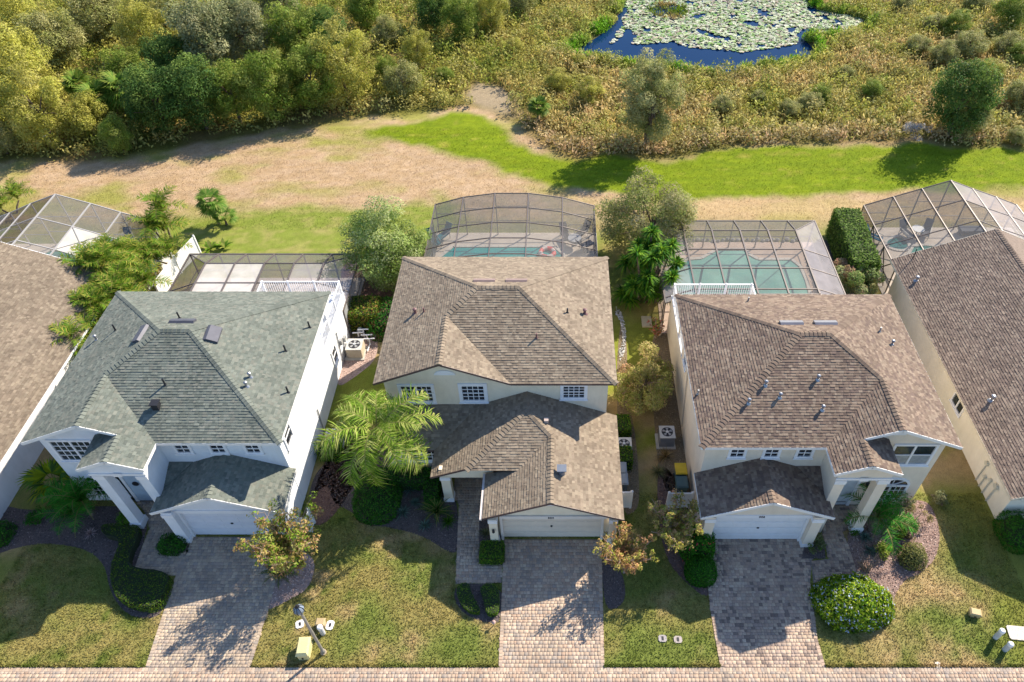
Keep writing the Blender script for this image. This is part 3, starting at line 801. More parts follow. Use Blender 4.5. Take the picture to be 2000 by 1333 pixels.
    railing(T(.46, 13.5, 3.05), T(5.2, 13.5, 3.05)); railing(T(5.22, 13.4, 3.05), T(5.22, 10.4, 3.05)); railing(T(.46, 8.6, 3.05), T(.46, 13.4, 3.05))
    mb = MB(); bx(mb, .42, .66, 10.05, 10.29, 3.0, 5.52); bx(mb, .42, .66, 8.3, 8.6, 3.0, 5.52); bx(mb, .42, 5.3, 10.1, 10.28, 5.0, 5.52); mb.build('balcony_post', wall, h)
    return h, T, roofe
GREENSH = [(0.149, 0.163, 0.14), (0.135, 0.15, 0.127), (0.162, 0.175, 0.148), (0.123, 0.138, 0.119), (0.174, 0.179, 0.151)]
TANSH = [(0.227, 0.179, 0.133), (0.208, 0.163, 0.12), (0.246, 0.196, 0.144), (0.19, 0.148, 0.11), (0.266, 0.215, 0.158)]
BRNSH = [(0.186, 0.134, 0.101), (0.159, 0.114, 0.088), (0.213, 0.158, 0.118), (0.138, 0.098, 0.08), (0.233, 0.178, 0.134)]
BRN2 = [(0.191, 0.142, 0.113), (0.167, 0.123, 0.099), (0.218, 0.166, 0.131), (0.146, 0.109, 0.09), (0.239, 0.185, 0.144)]
WL = stucco('stucco_pale_blue', (.74, .76, .80)); WM = stucco('stucco_cream', (.80, .71, .56)); WR = stucco('stucco_peach', (.80, .69, .56)); WF = stucco('stucco_ivory', (.78, .73, .63))
FW = plain('fascia_white', (.78, .76, .74), .5, var=.05)
hL, TL, rL = twin_house('house', 'white two-storey house with grey-green shingle roof and balcony at the back', -13.05, 20.55, -1, GREENSH, WL, plain('trim_pale_blue', (.66, .68, .74), .6, var=.05), FW, GREENSH, 1000)
hR, TR, rR = twin_house('house', 'peach two-storey house with brown shingle roof and white garage door', 6.7, 20.3, 1, BRNSH, WR, plain('trim_white', (.74, .74, .76), .6, var=.05), FW, BRNSH, 2000)

# roof fittings, twin houses: height functions of the slopes
def zroof(X0, Y0, sg):
    def f(x, y):
        u = (x-X0)*sg; v = y-Y0
        z = min(v, u, 12.2-u, 10.7-v)
        a = 5.7+z*PITCHR
        if v < 3.2 and 5.85 < u < 12.2: a = max(a, 5.7+min(u-5.85, 12.2-u)*PITCHR)
        return a
    return f
zL = zroof(-13.05, 20.55, -1); zR = zroof(6.7, 20.3, 1)
SIL = plain('galvanised', (.30, .31, .34), .35, .6)
for px, py, kd in ((189, 664, 1), (226, 646, 0), (351, 622, 0), (558, 686, 0), (489, 737, 1), (482, 755, 1), (563, 767, 0), (323, 752, 0), (307, 796, 2), (605, 640, 0)):
    p = onroof(px, py, zL)
    if kd == 2:
        mb = MB(); x, y, z = p; mb.box(x-.16, x+.16, y-.16, y+.16, z-.1, z+.32); mb.box(x-.2, x+.2, y-.2, y+.2, z+.32, z+.37); mb.build('exhaust_vent', DARKM, rL)
    else: vent_pipe(rL, p, .06 if kd else .045, .3 if kd else .42, SIL if kd else DARKM, bool(kd))
for px, py, kd in ((1142, 611, 1), (1108, 611, 0), (811, 611, 1), (828, 609, 0), (1048, 657, 0)): pass
for px, py, kd in ((1495, 752, 1), (1597, 741, 1), (1462, 787, 1), (1523, 776, 1), (1606, 800, 1), (1742, 673, 1), (1718, 648, 0), (1461, 589, 0), (1363, 770, 0)):
    vent_pipe(rR, onroof(px, py, zR), .062 if kd else .045, .27 if kd else .3, SIL if kd else PLASTIC, bool(kd))
VM = plain('vent_dark', (.10, .10, .12), .5, .2)
def rv(parent, zf, a, b, up, mat, w=.5, h=.12):
    A = onroof(*a, zf); B = onroof(*b, zf); ridge_vent(parent, A, B, up, mat, w, h)
rv(rL, zL, (333, 630), (381, 630), (0, -1, PITCHR), VM, .42, .14)
rv(rL, zL, (286, 638), (267, 669), (1, 0, PITCHR), VM, .45, .14)
rv(rL, zL, (420, 640), (410, 668), (-1, 0, PITCHR), VM, .75, .14)
VS = plain('vent_silver', (.27, .26, .28), .4, .4)
rv(rR, zR, (1523, 633), (1568, 633), (0, -1, PITCHR), VS, .40, .13)
rv(rR, zR, (1590, 633), (1634, 633), (0, -1, PITCHR), VS, .40, .13)

# ------------------------------------------------------------------ middle house
hM = empty('house', (-3.2, 28, 0)); tag(hM, 'cream two-storey house in the middle with a tan shingle roof and brown edges', 'house')
e = 5.7; x0, x1, y0, y1 = -9.35, 2.98, 24.25, 34.4; hd = (y1-y0)/2; ph = PITCHR; zr = e+hd*ph; xa, xb = x0+hd, x1-hd; ym = y0+hd
gx0, gx1 = x0, -2.4; gpx = (gx0+gx1)/2; gz = e+(gx1-gpx)*ph; gy = y0+(gx1-gpx)
mb = MB(); mb.box(-8.95, 2.58, 24.66, 34.0, -.1, 5.53)
mb.poly([(-9.3, 24.66, 5.52), (-2.45, 24.66, 5.52), (gpx, 24.66, gz-.06)])
mb.box(-3.25, 2.75, 18.95, 24.655, -.1, 2.5); mb.box(-3.25, 2.75, 18.75, 18.948, 2.3, 2.6)
mb.poly([(-3.4, 18.74, 2.5), (2.95, 18.74, 2.5), (2.95, 18.74, 2.66), (-.35, 18.74, 3.98), (-3.4, 18.74, 2.74)])
mb.box(-9.0, -5.98, 22.75, 24.655, -.1, 2.5); mb.box(-5.98, -3.252, 23.3, 24.655, -.1, 2.6)
mb.box(-6.0, -3.252, 21.0, 21.25, 2.2, 2.9); mb.poly([(-6.0, 20.99, 2.6), (-3.3, 20.99, 2.6), (-3.3, 20.99, 3.35), (-4.45, 20.99, 3.35), (-6.0, 20.99, 2.72)])
mb.box(-6.0, -5.75, 21.252, 23.3, 2.2, 2.6)
mb.build('wall', WM, hM)
mb = MB(); mb.box(-5.98, -5.52, 20.98, 21.4, -.05, 2.3); pc = mb.build('pier', WM, hM)
mb = MB(); mb.box(-6.02, -5.48, 20.94, 21.44, 2.0, 2.22); mb.build('cap', WHITE, pc)
mb = MB(); mb.box(-6.02, -5.48, 20.94, 21.44, 0, .3); mb.build('plinth', WHITE, pc)
for a0, a1 in ((-3.36, -2.96), (2.5, 2.86)):
    mb = MB(); mb.box(a0, a1, 18.38, 18.74, -.05, 2.5); pc = mb.build('pier', WM, hM)
    mb = MB(); mb.box(a0-.03, a1+.03, 18.35, 18.77, 2.2, 2.45); mb.build('cap', WHITE, pc)
    mb = MB(); mb.box(a0-.03, a1+.03, 18.35, 18.77, 0, .45); mb.build('plinth', WHITE, pc)
mb = MB(); mb.box(-3.2, -2.96, 18.60, 18.9, -.05, 2.3); mb.build('door_surround', WM, hM)
mb = MB(); mb.lathe([(.02, 1.75), (.06, 1.7), (.07, 1.5), (.03, 1.45)], -3.16, 18.3, 8); mb.box(-3.18, -3.14, 18.3, 18.38, 1.6, 1.64); mb.build('wall_lantern', DARKM, hM)
roof = empty('roof', (0, 0, 0)); roof.parent = hM; roof.location = -wloc(hM)
front = [(gx1, y0, e), (x1, y0, e), (xb, ym, zr), (xa, ym, zr), (gpx, gy, gz)]
left = [(x0, y0, e), (gpx, y0, gz), (gpx, gy, gz), (xa, ym, zr), (x0, y1, e)]
gright = [(gpx, y0, gz), (gx1, y0, e), (gpx, gy, gz)]
right = [(x1, y0, e), (x1, y1, e), (xb, ym, zr)]; back = [(x0, y1, e), (xa, ym, zr), (xb, ym, zr), (x1, y1, e)]
for i, pl in enumerate((front, left, gright, right, back)): shingles([pl], TANSH, roof, 3000+i, z0=e)
# lower roofs
e2 = 2.65; yw = 24.66
RX = -1.62; rz = e2+(RX+6.4)*ph; hy = 23.5; GX = -.35
def zrs(x): return e2+(3.15-x)*ph
gzz = zrs(GX); d_ = GX-RX
lowR = [(3.15, 18.3, e2), (3.15, yw+.0, e2), (RX, yw, zrs(RX)), (RX, hy, zrs(RX)), (GX, hy-d_, gzz), (GX, 18.3, gzz)]
zz = 3.42; rzz = zrs(RX); dy = (rzz-zz)/ph
lowF = [(RX, hy, rzz), (RX-dy, hy-dy, zz), (GX-(gzz-zz)/ph, hy-dy, zz), (GX, hy-d_, gzz)]
ax = -6.4; azl = rzz-(RX-ax)*ph
vz = rzz-ph*2.0
lowL = [(ax, 20.7, azl), (RX-dy, 20.68, zz), (RX, hy, rzz), (RX, yw, rzz), (-4.1, yw, azl+(-4.1-ax)*ph), (ax, yw-2.3, azl)]
shed = [(-9.2, yw-2.3, azl), (ax, yw-2.3, azl), (-4.1, yw, azl+2.3*ph), (-9.2, yw, azl+2.3*ph)]
gleft = [(-3.64, 18.3, gzz-(3.29)*ph), (GX, 18.3, gzz), (GX, hy-d_, gzz), (GX-(gzz-zz)/ph, hy-dy, zz), (GX-(gzz-zz)/ph, 21.2, zz), (-3.64, 21.2, gzz-3.29*ph)]
gleft = [gleft[0], gleft[1], gleft[2], gleft[3], (-3.64, hy-dy+.3, gzz-3.29*ph)]
for i, pl in enumerate((lowR, lowF, lowL, shed, gleft)): shingles([pl], TANSH, roof, 3100+i, z0=2.65)
caps([((x0, y1, e), (xa, ym, zr), .3), ((x1, y0, e), (xb, ym, zr), .3), ((x1, y1, e), (xb, ym, zr), .3), ((xa, ym, zr), (xb, ym, zr), .42), ((gpx, gy, gz), (xa, ym, zr), .3),
      ((gpx, y0, gz), (gpx, gy, gz), .42), ((RX-dy, hy-dy, zz), (RX, hy, rzz), .3), ((GX, hy-d_, gzz), (RX, hy, rzz), .3), ((RX, hy, rzz), (RX, yw-.05, rzz), .42), ((GX, 18.3, gzz), (GX, hy-d_, gzz), .42)], TANSH[:3], roof, 77)
gl_ = gzz-3.29*ph
fascia([((x0, y0, e), (gpx, y0, gz)), ((gpx, y0, gz), (gx1, y0, e)), ((gx1, y0, e), (x1, y0, e)), ((x1, y0, e), (x1, y1, e)), ((x0, y0, e), (x0, y1, e)), ((x0, y1, e), (x1, y1, e)),
        ((3.15, 18.3, e2), (3.15, yw, e2)), ((3.15, 18.3, e2), (GX, 18.3, gzz)), ((GX, 18.3, gzz), (-3.64, 18.3, gl_)), ((ax, 20.7, azl), (RX-dy, 20.68, zz)),
        ((RX-dy, 20.67, zz), (GX-(gzz-zz)/ph, 20.67, zz)), ((ax, 20.7, azl), (ax, yw-2.3, azl)), ((-9.2, yw-2.3, azl), (ax, yw-2.3, azl))], BROWNTRIM, roof, h=.12)
mb = MB(); mb.box(-3.76, -3.65, 18.28, 20.9, gl_-.12, gl_-.02); mb.build('gutter', plain('gutter_white', (.62, .55, .52), .5), roof)
mb = MB(); mb.box(x0+.03, x1-.03, 24.7, y1-.03, 5.54, 5.57); mb.box(gx1, x1-.03, y0+.03, 24.69, 5.54, 5.57); mb.box(-3.6, 3.1, 18.8, 20.9, 2.5, 2.53); mb.box(2.6, 3.12, 20.9, 24.6, 2.5, 2.53); mb.box(-9.1, -6.0, 22.4, 24.5, 2.5, 2.53); mb.build('soffit', WM, roof)
for (px, py) in ((862, 735), ): pass
def plq(xc, y, z, r, par):
    mb = MB(); pts = [(xc+r*math.cos(t), z+r*.6*math.sin(t)) for t in [math.pi*i/10 for i in range(11)]]
    A = [(x, y-.04, q) for x, q in pts]; B = [(x, y, q) for x, q in pts]; mb.poly(A[::-1]); mb.poly(B)
    for i in range(len(A)): j = (i+1) % len(A); mb.poly([A[i], A[j], B[j], B[i]])
    mb.build('gable_vent', WHITE, par)
plq(-5.75, 24.655, 5.95, .55, hM); plq(-.35, 18.735, 3.25, .55, hM)
def zM(x, y): return e+min(x-x0, x1-x, y-y0, y1-y)*ph if not (x < gx1 and y < gy) else e+max(min(x-x0, y-y0), min(x-gx0, gx1-x))*ph
for px, py, kd in ((1142, 613, 1), (1108, 611, 0), (811, 612, 1), (828, 610, 0), (1048, 660, 0)):
    vent_pipe(roof, onroof(px, py, zM), .075 if kd else .045, .3, plain('vent_maroon', (.16, .08, .08), .5) if kd or px < 1100 else DARKM, bool(kd))
VP = plain('vent_pink', (.24, .17, .155), .6)
rv(roof, zM, (925, 550), (967, 550), (0, -1, ph), VP, .38, .11); rv(roof, zM, (988, 550), (1030, 550), (0, -1, ph), VP, .38, .11)
def zlr(x, y): return zrs(x)
x, y, z = onroof(1097, 925, zlr, 3.5); mb = MB(); mb.lathe([(.17, z-.15), (.17, z+.28), (.2, z+.28), (.2, z+.33)], x, y, 14); mb.box(x-.23, x+.23, y-.16, y+.26, z+.33, z+.38); mb.build('exhaust_vent', plain('vent_grey', (.16, .18, .22), .4, .3), roof)
x, y, z = onroof(1067, 824, zlr, 3.5); mb = MB(); mb.box(x-.11, x+.11, y-.11, y+.11, z-.15, z+.2); mb.build('exhaust_vent', plain('vent_cream', (.45, .36, .32), .5), roof)
# windows of the middle house
window(hM, 'y', 24.66, (-8.12+-6.62)/2+.02, 1.56, 3.92, 5.08, 3, 4, sash=2, case=.16)
window(hM, 'y', 24.66, -4.42, 1.12, 3.98, 5.10, 4, 4, case=.19)
window(hM, 'y', 24.66, .82, 1.08, 4.2, 5.08, 4, 4, case=.17)
window(hM, 'y', 22.75, -7.2, 1.5, 1.3, 2.35, 3, 4, sash=2, case=.1)
mb = MB(); mb.box(-2.86, 2.4, 18.66, 18.73, 2.12, 2.34); mb.box(-2.86, -2.74, 18.70, 18.94, 0, 2.12); mb.box(2.13, 2.25, 18.70, 18.94, 0, 2.12); gd = mb.build('garage_door', plain('trim_cream', (.74, .68, .62), .6, var=.05), hM)
for k in range(4):
    mb = MB(); mb.box(-2.74, 2.13, 18.90, 18.94, .02+k*.525, .53+k*.525)
    for j in range(6): mb.box(-2.66+j*.81, -1.97+j*.81, 18.885, 18.90, .1+k*.525, .45+k*.525)
    mb.build('door_panel', plain('door_cream', (.72, .63, .52), .55, var=.05), gd)
mb = MB(); mb.box(-.38, -.28, 18.85, 18.885, 1.05, 1.15); mb.build('handle', DARKM, gd)
mb = MB(); mb.box(-4.9, -3.9, 23.24, 23.298, .05, 2.2); mb.build('front_door', plain('door_dark', (.09, .05, .04), .5), hM)
def digits(txt, x, y, z, s, parent, mat=DARKM):
    cu = bpy.data.curves.new('number', 'FONT'); cu.body = txt; cu.size = s; cu.extrude = .01; cu.align_x = 'CENTER'
    o = bpy.data.objects.new('house_number', cu); COL.objects.link(o)
    dg = bpy.context.evaluated_depsgraph_get(); me = bpy.data.meshes.new_from_object(o.evaluated_get(dg))
    bpy.data.objects.remove(o)
    M = Matrix.Translation((x, y, z)) @ Matrix.Rotation(math.pi/2, 4, 'X'); me.transform(M); me.materials.clear(); me.materials.append(mat)
    return link_mesh('house_number', me, parent)
digits('504', -.35, 18.65, 2.17, .2, gd); 
digits('506', 9.85, 18.59, 2.36, .2, hR)

# ------------------------------------------------------------------ far-left and far-right one-storey houses
def low_house(label, xe, xr, yf, yb, ez, pal, wall, sg, seed, fas):
    """gable house running in depth. xe = visible eave, xr = ridge x, sg=+1 roof rises towards +x"""
    h = empty('house', ((xe+xr)/2, (yf+yb)/2, 0)); tag(h, label, 'house')
    zr = ez+abs(xr-xe)*PITCHR; xo = 2*xr-xe
    w0 = xe+sg*.55; w1 = xo-sg*.55
    mb = MB(); mb.box(w0, w1, yf+.5, yb-.4, -.1, ez-.15)
    for y in (yf+.5, yb-.4): mb.poly([(w0, y, ez-.16), (w1, y, ez-.16), (xr, y, zr-.28)])
    mb.build('wall', wall, h)
    rf = empty('roof', (0, 0, 0)); rf.parent = h; rf.location = -wloc(h)
    A = [(xe, yf, ez), (xr, yf, zr), (xr, yb, zr), (xe, yb, ez)]; B = [(xo, yf, ez), (xr, yf, zr), (xr, yb, zr), (xo, yb, ez)]
    shingles([A], pal, rf, seed, z0=ez)
    mb = MB(); mb.poly(B); mb.build('roof_plane', plain('roof_plane_'+str(seed), pal[0], .9, var=.3, scale=6), rf)
    caps([((xr, yf, zr), (xr, yb, zr), .42)], pal[:3], rf, seed)
    fascia([((xe, yf, ez), (xe, yb, ez)), ((xe, yb, ez), (xr, yb, zr)), ((xe, yf, ez), (xr, yf, zr)), ((xr, yb, zr), (xo, yb, ez))], fas, rf, h=.15)
    mb = MB(); mb.box(xe+sg*.04, w0+sg*.02, yf+.05, yb-.05, ez-.17, ez-.14); mb.build('soffit', wall, rf)
    return h, rf, w0, (lambda x, y: ez+abs(x-xe)*PITCHR)
hA, rA, wA, zA = low_house('one-storey house at the far left with a plain tan shingle roof and white side wall', -28.4, -38.5, 10, 36.3, 2.7, [tuple(v*.88 for v in c) for c in TANSH], stucco('stucco_white', (.72, .70, .72)), -1, 4000, WHITE)
hB, rB, wB, zB = low_house('one-storey ivory house at the far right with a brown gabled roof', 22.15, 28.2, 19.4, 37.9, 2.7, BRN2, WF, 1, 5000, plain('fascia_ivory', (.6, .55, .45), .6))
for px, py, h_ in ((1790, 548, .3), (1936, 782, .35), (1787, 515, .0)):
    if h_: vent_pipe(rB, onroof(px, py, zB, 3.5), .08, h_, SIL, True)
mb = MB(); a = Vector(onroof(1783, 505, zB, 3.)); mb.tube([a, a+Vector((0, 0, .8))], .03, 8); mb.build('vent_pipe', DARKM, rB)
mb = MB(); a = onX(1868, 795, wB); window(hB, 'x', wB, a[1], 1.1, 1.2, 2.15, 1, 1, sash=2, outward=-1, case=.1)
for i, (px, py, r) in enumerate(((1930, 905, .13), (1926, 931, .10), (1937, 938, .10), (1948, 950, .16))):
    q = onX(px, py, wB); mb = MB(); mb.tube([(wB-.0, q[1], q[2]), (wB-.14, q[1], q[2])], r, 14); mb.tube([(wB-.05, q[1], q[2]), (wB-.05, q[1], .0)], .03, 6)
    mb.build('meter_box', plain('meter_green', (.52, .50, .42), .6), hB)

# wall fittings of the white house
def onwall(px, py): return onX(px, py, -13.45)
mb = MB()
for a_, b_ in (((655, 650), (668, 705)), ((632, 845), (618, 800))):
    A = Vector(onwall(*a_)); B = Vector(onwall(*b_)); A.x = B.x = -13.40; mb.tube([A, B], .035, 6)
mb.build('downpipe', PLASTIC, hL)
for px, py in ((663, 668), (670, 662), (672, 678)):
    q = onwall(px, py); mb = MB(); mb.box(-13.44, -13.28, q[1]-.13, q[1]+.13, q[2]-.18, q[2]+.18); mb.build('meter_box', PLASTIC, hL)
window(hL, 'x', -13.45, onwall(561, 860)[1]+.2, .8, 3.9, 5.0, 1, 2, outward=1)
window(hL, 'x', -13.45, onwall(655, 700)[1], .7, 1.2, 2.2, 1, 2, outward=1)
window(hR, 'x', 7.1, onX(1326, 780, 7.1)[1], .7, 3.6, 4.7, 1, 2, outward=-1)
mb = MB(); q = onX(1336, 760, 7.1); mb.tube([(7.05, q[1], 5.2), (7.05, q[1]-1.2, .4)], .03, 6); mb.build('downpipe', plain('pipe_tan', (.5, .42, .33), .6), hR)
# ------------------------------------------------------------------ pools, decks, screened cages
def sheet(name, poly, z0, z1, mat, kind='structure', parent=None):
    mb = MB(); mb.prism([tuple(p[:2]) for p in poly], z0, z1); o = mb.build(name, mat, parent)
    if kind: tag(o, kind=kind)
    return o
def watermat(name, c1, c2):
    m, nt, b = newmat(name)
    nt.links.new(ramp(nt, noise(nt, .35, 3), [(.35, c1), (.65, c2)]), b.inputs['Base Color'])
    b.inputs['Roughness'].default_value = .08; b.inputs['Specular IOR Level'].default_value = .35
    bump(nt, b, noise(nt, 3.5, 3), .12, .03); return m
WT1 = watermat('pool_water_teal', (.02, .30, .30), (.03, .38, .36)); WT2 = watermat('pool_water_green', (.17, .42, .36), (.28, .55, .46)); WT3 = watermat('pool_water_deep', (.02, .16, .15), (.035, .22, .20))
COPE = plain('coping_stone', (.60, .55, .50), .8, var=.1)
def pool(poly, mat, z=.05, name='pool_water'):
    n = len(poly); A = sum(poly[i][0]*poly[(i+1) % n][1]-poly[(i+1) % n][0]*poly[i][1] for i in range(n))
    if A < 0: poly = poly[::-1]
    w = sheet(name, poly, -.05, z+.006, mat)
    mb = MB()
    for i in range(n):
        a = Vector((*poly[i], z+.03)); b_ = Vector((*poly[(i+1) % n], z+.03)); d = (b_-a); L = d.length
        if L < .02: continue
        d /= L; k = max(1, int(L/.45))
        for j in range(k): mb.bar(a+d*(L*j/k+.008), a+d*(L*(j+1)/k-.008), .24, .06)
    tag(mb.build('coping', COPE, w), kind='stuff'); return w
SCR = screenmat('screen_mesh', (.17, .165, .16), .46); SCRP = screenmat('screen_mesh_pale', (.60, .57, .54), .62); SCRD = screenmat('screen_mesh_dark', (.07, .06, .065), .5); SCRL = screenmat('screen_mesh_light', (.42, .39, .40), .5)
def cage(label, quads, beams, mat, bw=.09, roofbeam=.10):
    c = Vector((0, 0, 0)); k = 0
    for q, m in quads:
        for p in q: c += Vector(p); k += 1
    c /= k; h = empty('screen_enclosure', (c.x, c.y, 0)); tag(h, label, 'pool cage')
    for q, m in quads:
        mb = MB(); mb.poly(q); mb.build('screen_panel', m, h)
    for b in beams:
        A, B = b[0], b[1]; w = b[2] if len(b) > 2 else bw; mm = b[3] if len(b) > 3 else mat
        mb = MB(); mb.bar(A, B, w*.7, w); mb.build('beam', mm, h)
    return h
def profile_cage(label, prof, y0, y1, ys, mat, scr, pale={}, lowrail=.9, sides=(1, 1), cross_braces=(), wallscr=None, xposts=True, midrails=(.5,)):
    """roof profile prof [(x,z)...] swept along Y from y0 (house) to y1 (far)"""
    Q = []; B = []
    wallscr = wallscr or scr
    ys = sorted(ys); n = len(prof)
    for i in range(n-1):
        for j in range(len(ys)-1):
            (xa_, za_), (xb_, zb_) = prof[i], prof[i+1]
            Q.append(([(xa_, ys[j], za_), (xb_, ys[j], zb_), (xb_, ys[j+1], zb_), (xa_, ys[j+1], za_)], pale.get((i, j), scr)))
        Q.append(([(prof[i][0], y1, 0), (prof[i+1][0], y1, 0), (prof[i+1][0], y1, prof[i+1][1]), (prof[i][0], y1, prof[i][1])], wallscr))
    for i in range(n):
        x, z = prof[i]
        B.append(((x, ys[0], z), (x, y1, z), .10)); B.append(((x, y1, 0), (x, y1, z), .09))
    for j in range(len(ys)):
        for i in range(n-1): B.append(((prof[i][0], ys[j], prof[i][1]), (prof[i+1][0], ys[j], prof[i+1][1]), .07))
    for i in range(n-1):
        for f in (.35, .7): 
            zz_ = f*min(prof[i][1], prof[i+1][1]); B.append(((prof[i][0], y1, zz_), (prof[i+1][0], y1, zz_), .05))
    for s, on in ((0, sides[0]), (n-1, sides[1])):
        if not on: continue
        x, z = prof[s]
        for j in range(len(ys)-1):
            Q.append(([(x, ys[j], 0), (x, ys[j+1], 0), (x, ys[j+1], z), (x, ys[j], z)], wallscr))
            B.append(((x, ys[j], 0), (x, ys[j], z), .08)); B.append(((x, ys[j], z*.4), (x, ys[j+1], z*.4), .05))
    for p, q in cross_braces: B.append((p, q, .07))
    return cage(label, Q, B, mat)
# middle house: shallow barrel cage
prof = [(-8.93, 2.72), (-6.82, 3.36), (-4.52, 3.69), (-2.12, 3.69), (.30, 3.33), (2.62, 2.62)]
yb = 44.15
ysM = [34.3]+[W(1000, py, 3.69)[1] for py in (496, 465, 435, 406)]+[yb]
ysM = sorted(ysM)
profile_cage('screened pool cage with an arched roof behind the middle house', prof, 34.3, yb, ysM, METALG, SCR, pale={}, )
sheet('pool_deck', [(-9.6, 34.2), (2.9, 34.2), (2.9, 44.35), (-9.2, 44.35)], -.05, .045, DECK)
pool([W2(840, 520), W2(885, 483), W2(1050, 483), W2(1083, 483), W2(1102, 500), W2(1102, 520), (0.6, 38.5), (-8.6, 38.5)], WT1, .05)
# mansard cages of the twin houses
def mansard(label, x0, x1, y0, y1, ze, zt, xs_e, xs_t, yt, xt0, xt1, ysf, mat, scr, pale, left=True, right=True, wallscr=None):
    Q = []; B = []; wallscr = wallscr or scr
    xe_ = [x0]+xs_e+[x1]; 
    xt_ = xs_t
    # back wall + back sloped row
    for i in range(len(xe_)-1):
        a, b = xe_[i], xe_[i+1]
        Q.append(([(a, y1, 0), (b, y1, 0), (b, y1, ze), (a, y1, ze)], wallscr)); B.append(((a, y1, ze), (b, y1, ze), .10))
        B.append(((a, y1, ze*.42), (b, y1, ze*.42), .05)); B.append(((a, y1, 0), (a, y1, ze), .09))
    B.append(((x1, y1, 0), (x1, y1, ze), .09))
    top = [xt0]+xt_+[xt1] if False else xt_
    for i in range(len(xs_e)-1):
        Q.append(([(xs_e[i], y1, ze), (xs_e[i+1], y1, ze), (xt_[i+1], yt, zt), (xt_[i], yt, zt)], scr if pale is None else pale.get(('b', i), scr)))
    Q.append(([(x0, y1, ze), (xs_e[0], y1, ze), (xt_[0], yt, zt)], scr)); Q.append(([(xs_e[-1], y1, ze), (x1, y1, ze), (xt_[-1], yt, zt)], scr))
    for i in range(len(xs_e)): B.append(((xs_e[i], y1, ze), (xt_[i], yt, zt), .12))
    B.append(((x0, y1, ze), (xt_[0], yt, zt), .08)); B.append(((x1, y1, ze), (xt_[-1], yt, zt), .08))
    ysf = sorted([y for y in ysf if y < yt]+[yt]); 
    for i in range(len(xt_)):
        B.append(((xt_[i], ysf[0], zt), (xt_[i], yt, zt), .13))
    for j in range(len(ysf)):
        B.append(((xt_[0], ysf[j], zt), (xt_[-1], ysf[j], zt), .08))
    for i in range(len(xt_)-1):
        for j in range(len(ysf)-1):
            Q.append(([(xt_[i], ysf[j], zt), (xt_[i+1], ysf[j], zt), (xt_[i+1], ysf[j+1], zt), (xt_[i], ysf[j+1], zt)], (pale or {}).get((i, j), scr)))
    for xe__, xt__ in ((x0, xt_[0]), (x1, xt_[-1])):
        yy = ysf[:-1]+[y1]; tt = ysf[:-1]+[yt]
        for j in range(len(yy)-1):
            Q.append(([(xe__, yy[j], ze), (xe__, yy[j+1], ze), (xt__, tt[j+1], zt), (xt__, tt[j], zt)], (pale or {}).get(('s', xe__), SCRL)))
            Q.append(([(xe__, yy[j], 0), (xe__, yy[j+1], 0), (xe__, yy[j+1], ze), (xe__, yy[j], ze)], wallscr))
            B.append(((xe__, yy[j], ze), (xt__, tt[j], zt), .07)); B.append(((xe__, yy[j], ze), (xe__, yy[j+1], ze), .10)); B.append(((xe__, yy[j], 0), (xe__, yy[j], ze), .08))
            B.append(((xe__, yy[j], ze*.42), (xe__, yy[j+1], ze*.42), .05))
    return cage(label, Q, B, mat)
zt = 3.15; ze = 2.4
yR = W(1486, 432, ze)[1]; xsR = [W(p, 432, ze)[0] for p in (1328, 1381, 1433, 1486, 1538)]
ytR = W(1445, 450.5, zt)[1]; xtR = [W(p, 450.5, zt)[0] for p in (1335, 1390, 1445, 1499.5, 1554)]
ysR = [W(1445, p, zt)[1] for p in (487, 524, 565)]
mansard('screened pool cage with a sloped rim behind the peach house', W(1275, 432, ze)[0], W(1591, 432, ze)[0], 34, yR, ze, zt, xsR, xtR, ytR, 0, 0, ysR+[33.9], METALG, SCR, {})
sheet('pool_deck', [(6.7, 33.6), (19.2, 33.6), (18.9, yR+.6), (7.0, yR+.6)], -.05, .045, plain('deck_pink', (.60, .45, .36), .9, var=.14, scale=1.6, bmp=.2))
pool([W2(a, b) for a, b in ((1300, 530), (1345, 508), (1370, 506), (1395, 492), (1402, 489), (1455, 489), (1462, 498), (1480, 508), (1545, 508), (1563, 522), (1575, 550), (1582, 576))]+[(17.0, 36.0), (8.5, 36.0)], WT2)
mb = MB(); 
for i in range(26):
    rr = random.Random(i); X = 8.6+i*.37; mb.lathe([(.12*rr.uniform(.7, 1.3), .02), (.17*rr.uniform(.7, 1.2), .12), (.04, .2)], X, yR+.8+rr.uniform(-.15, .15), 6)
tag(mb.build('edging_rocks', plain('rock_grey', (.36, .33, .30), .9, var=.3)), 'row of grey edging stones along the back of the pink pool deck', 'rocks'); bpy.data.objects['edging_rocks']['kind'] = 'stuff'
yL = W(560, 497, ze)[1]; xsL = [W(p, 497, ze)[0] for p in (428, 482, 537, 592.6, 648.6)]
ytL = W(517, 515, zt)[1]; xtL = [W(p, 515, zt)[0] for p in (402, 459.6, 517, 575, 633)]
ysL = [W(517, p, zt)[1] for p in (553, 590)]
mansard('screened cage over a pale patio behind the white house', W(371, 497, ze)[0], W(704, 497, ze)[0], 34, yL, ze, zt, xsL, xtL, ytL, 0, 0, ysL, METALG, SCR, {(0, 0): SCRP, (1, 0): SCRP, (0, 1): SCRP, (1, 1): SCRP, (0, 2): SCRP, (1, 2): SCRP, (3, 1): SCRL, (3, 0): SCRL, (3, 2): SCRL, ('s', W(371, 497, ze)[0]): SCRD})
sheet('patio', [(-25.4, 34.2), (-13.6, 34.2), (-13.6, yL+.3), (-25.2, yL+.3)], -.05, .045, plain('patio_pale', (.55, .47, .43), .9, var=.15, scale=1.2, bmp=.2))
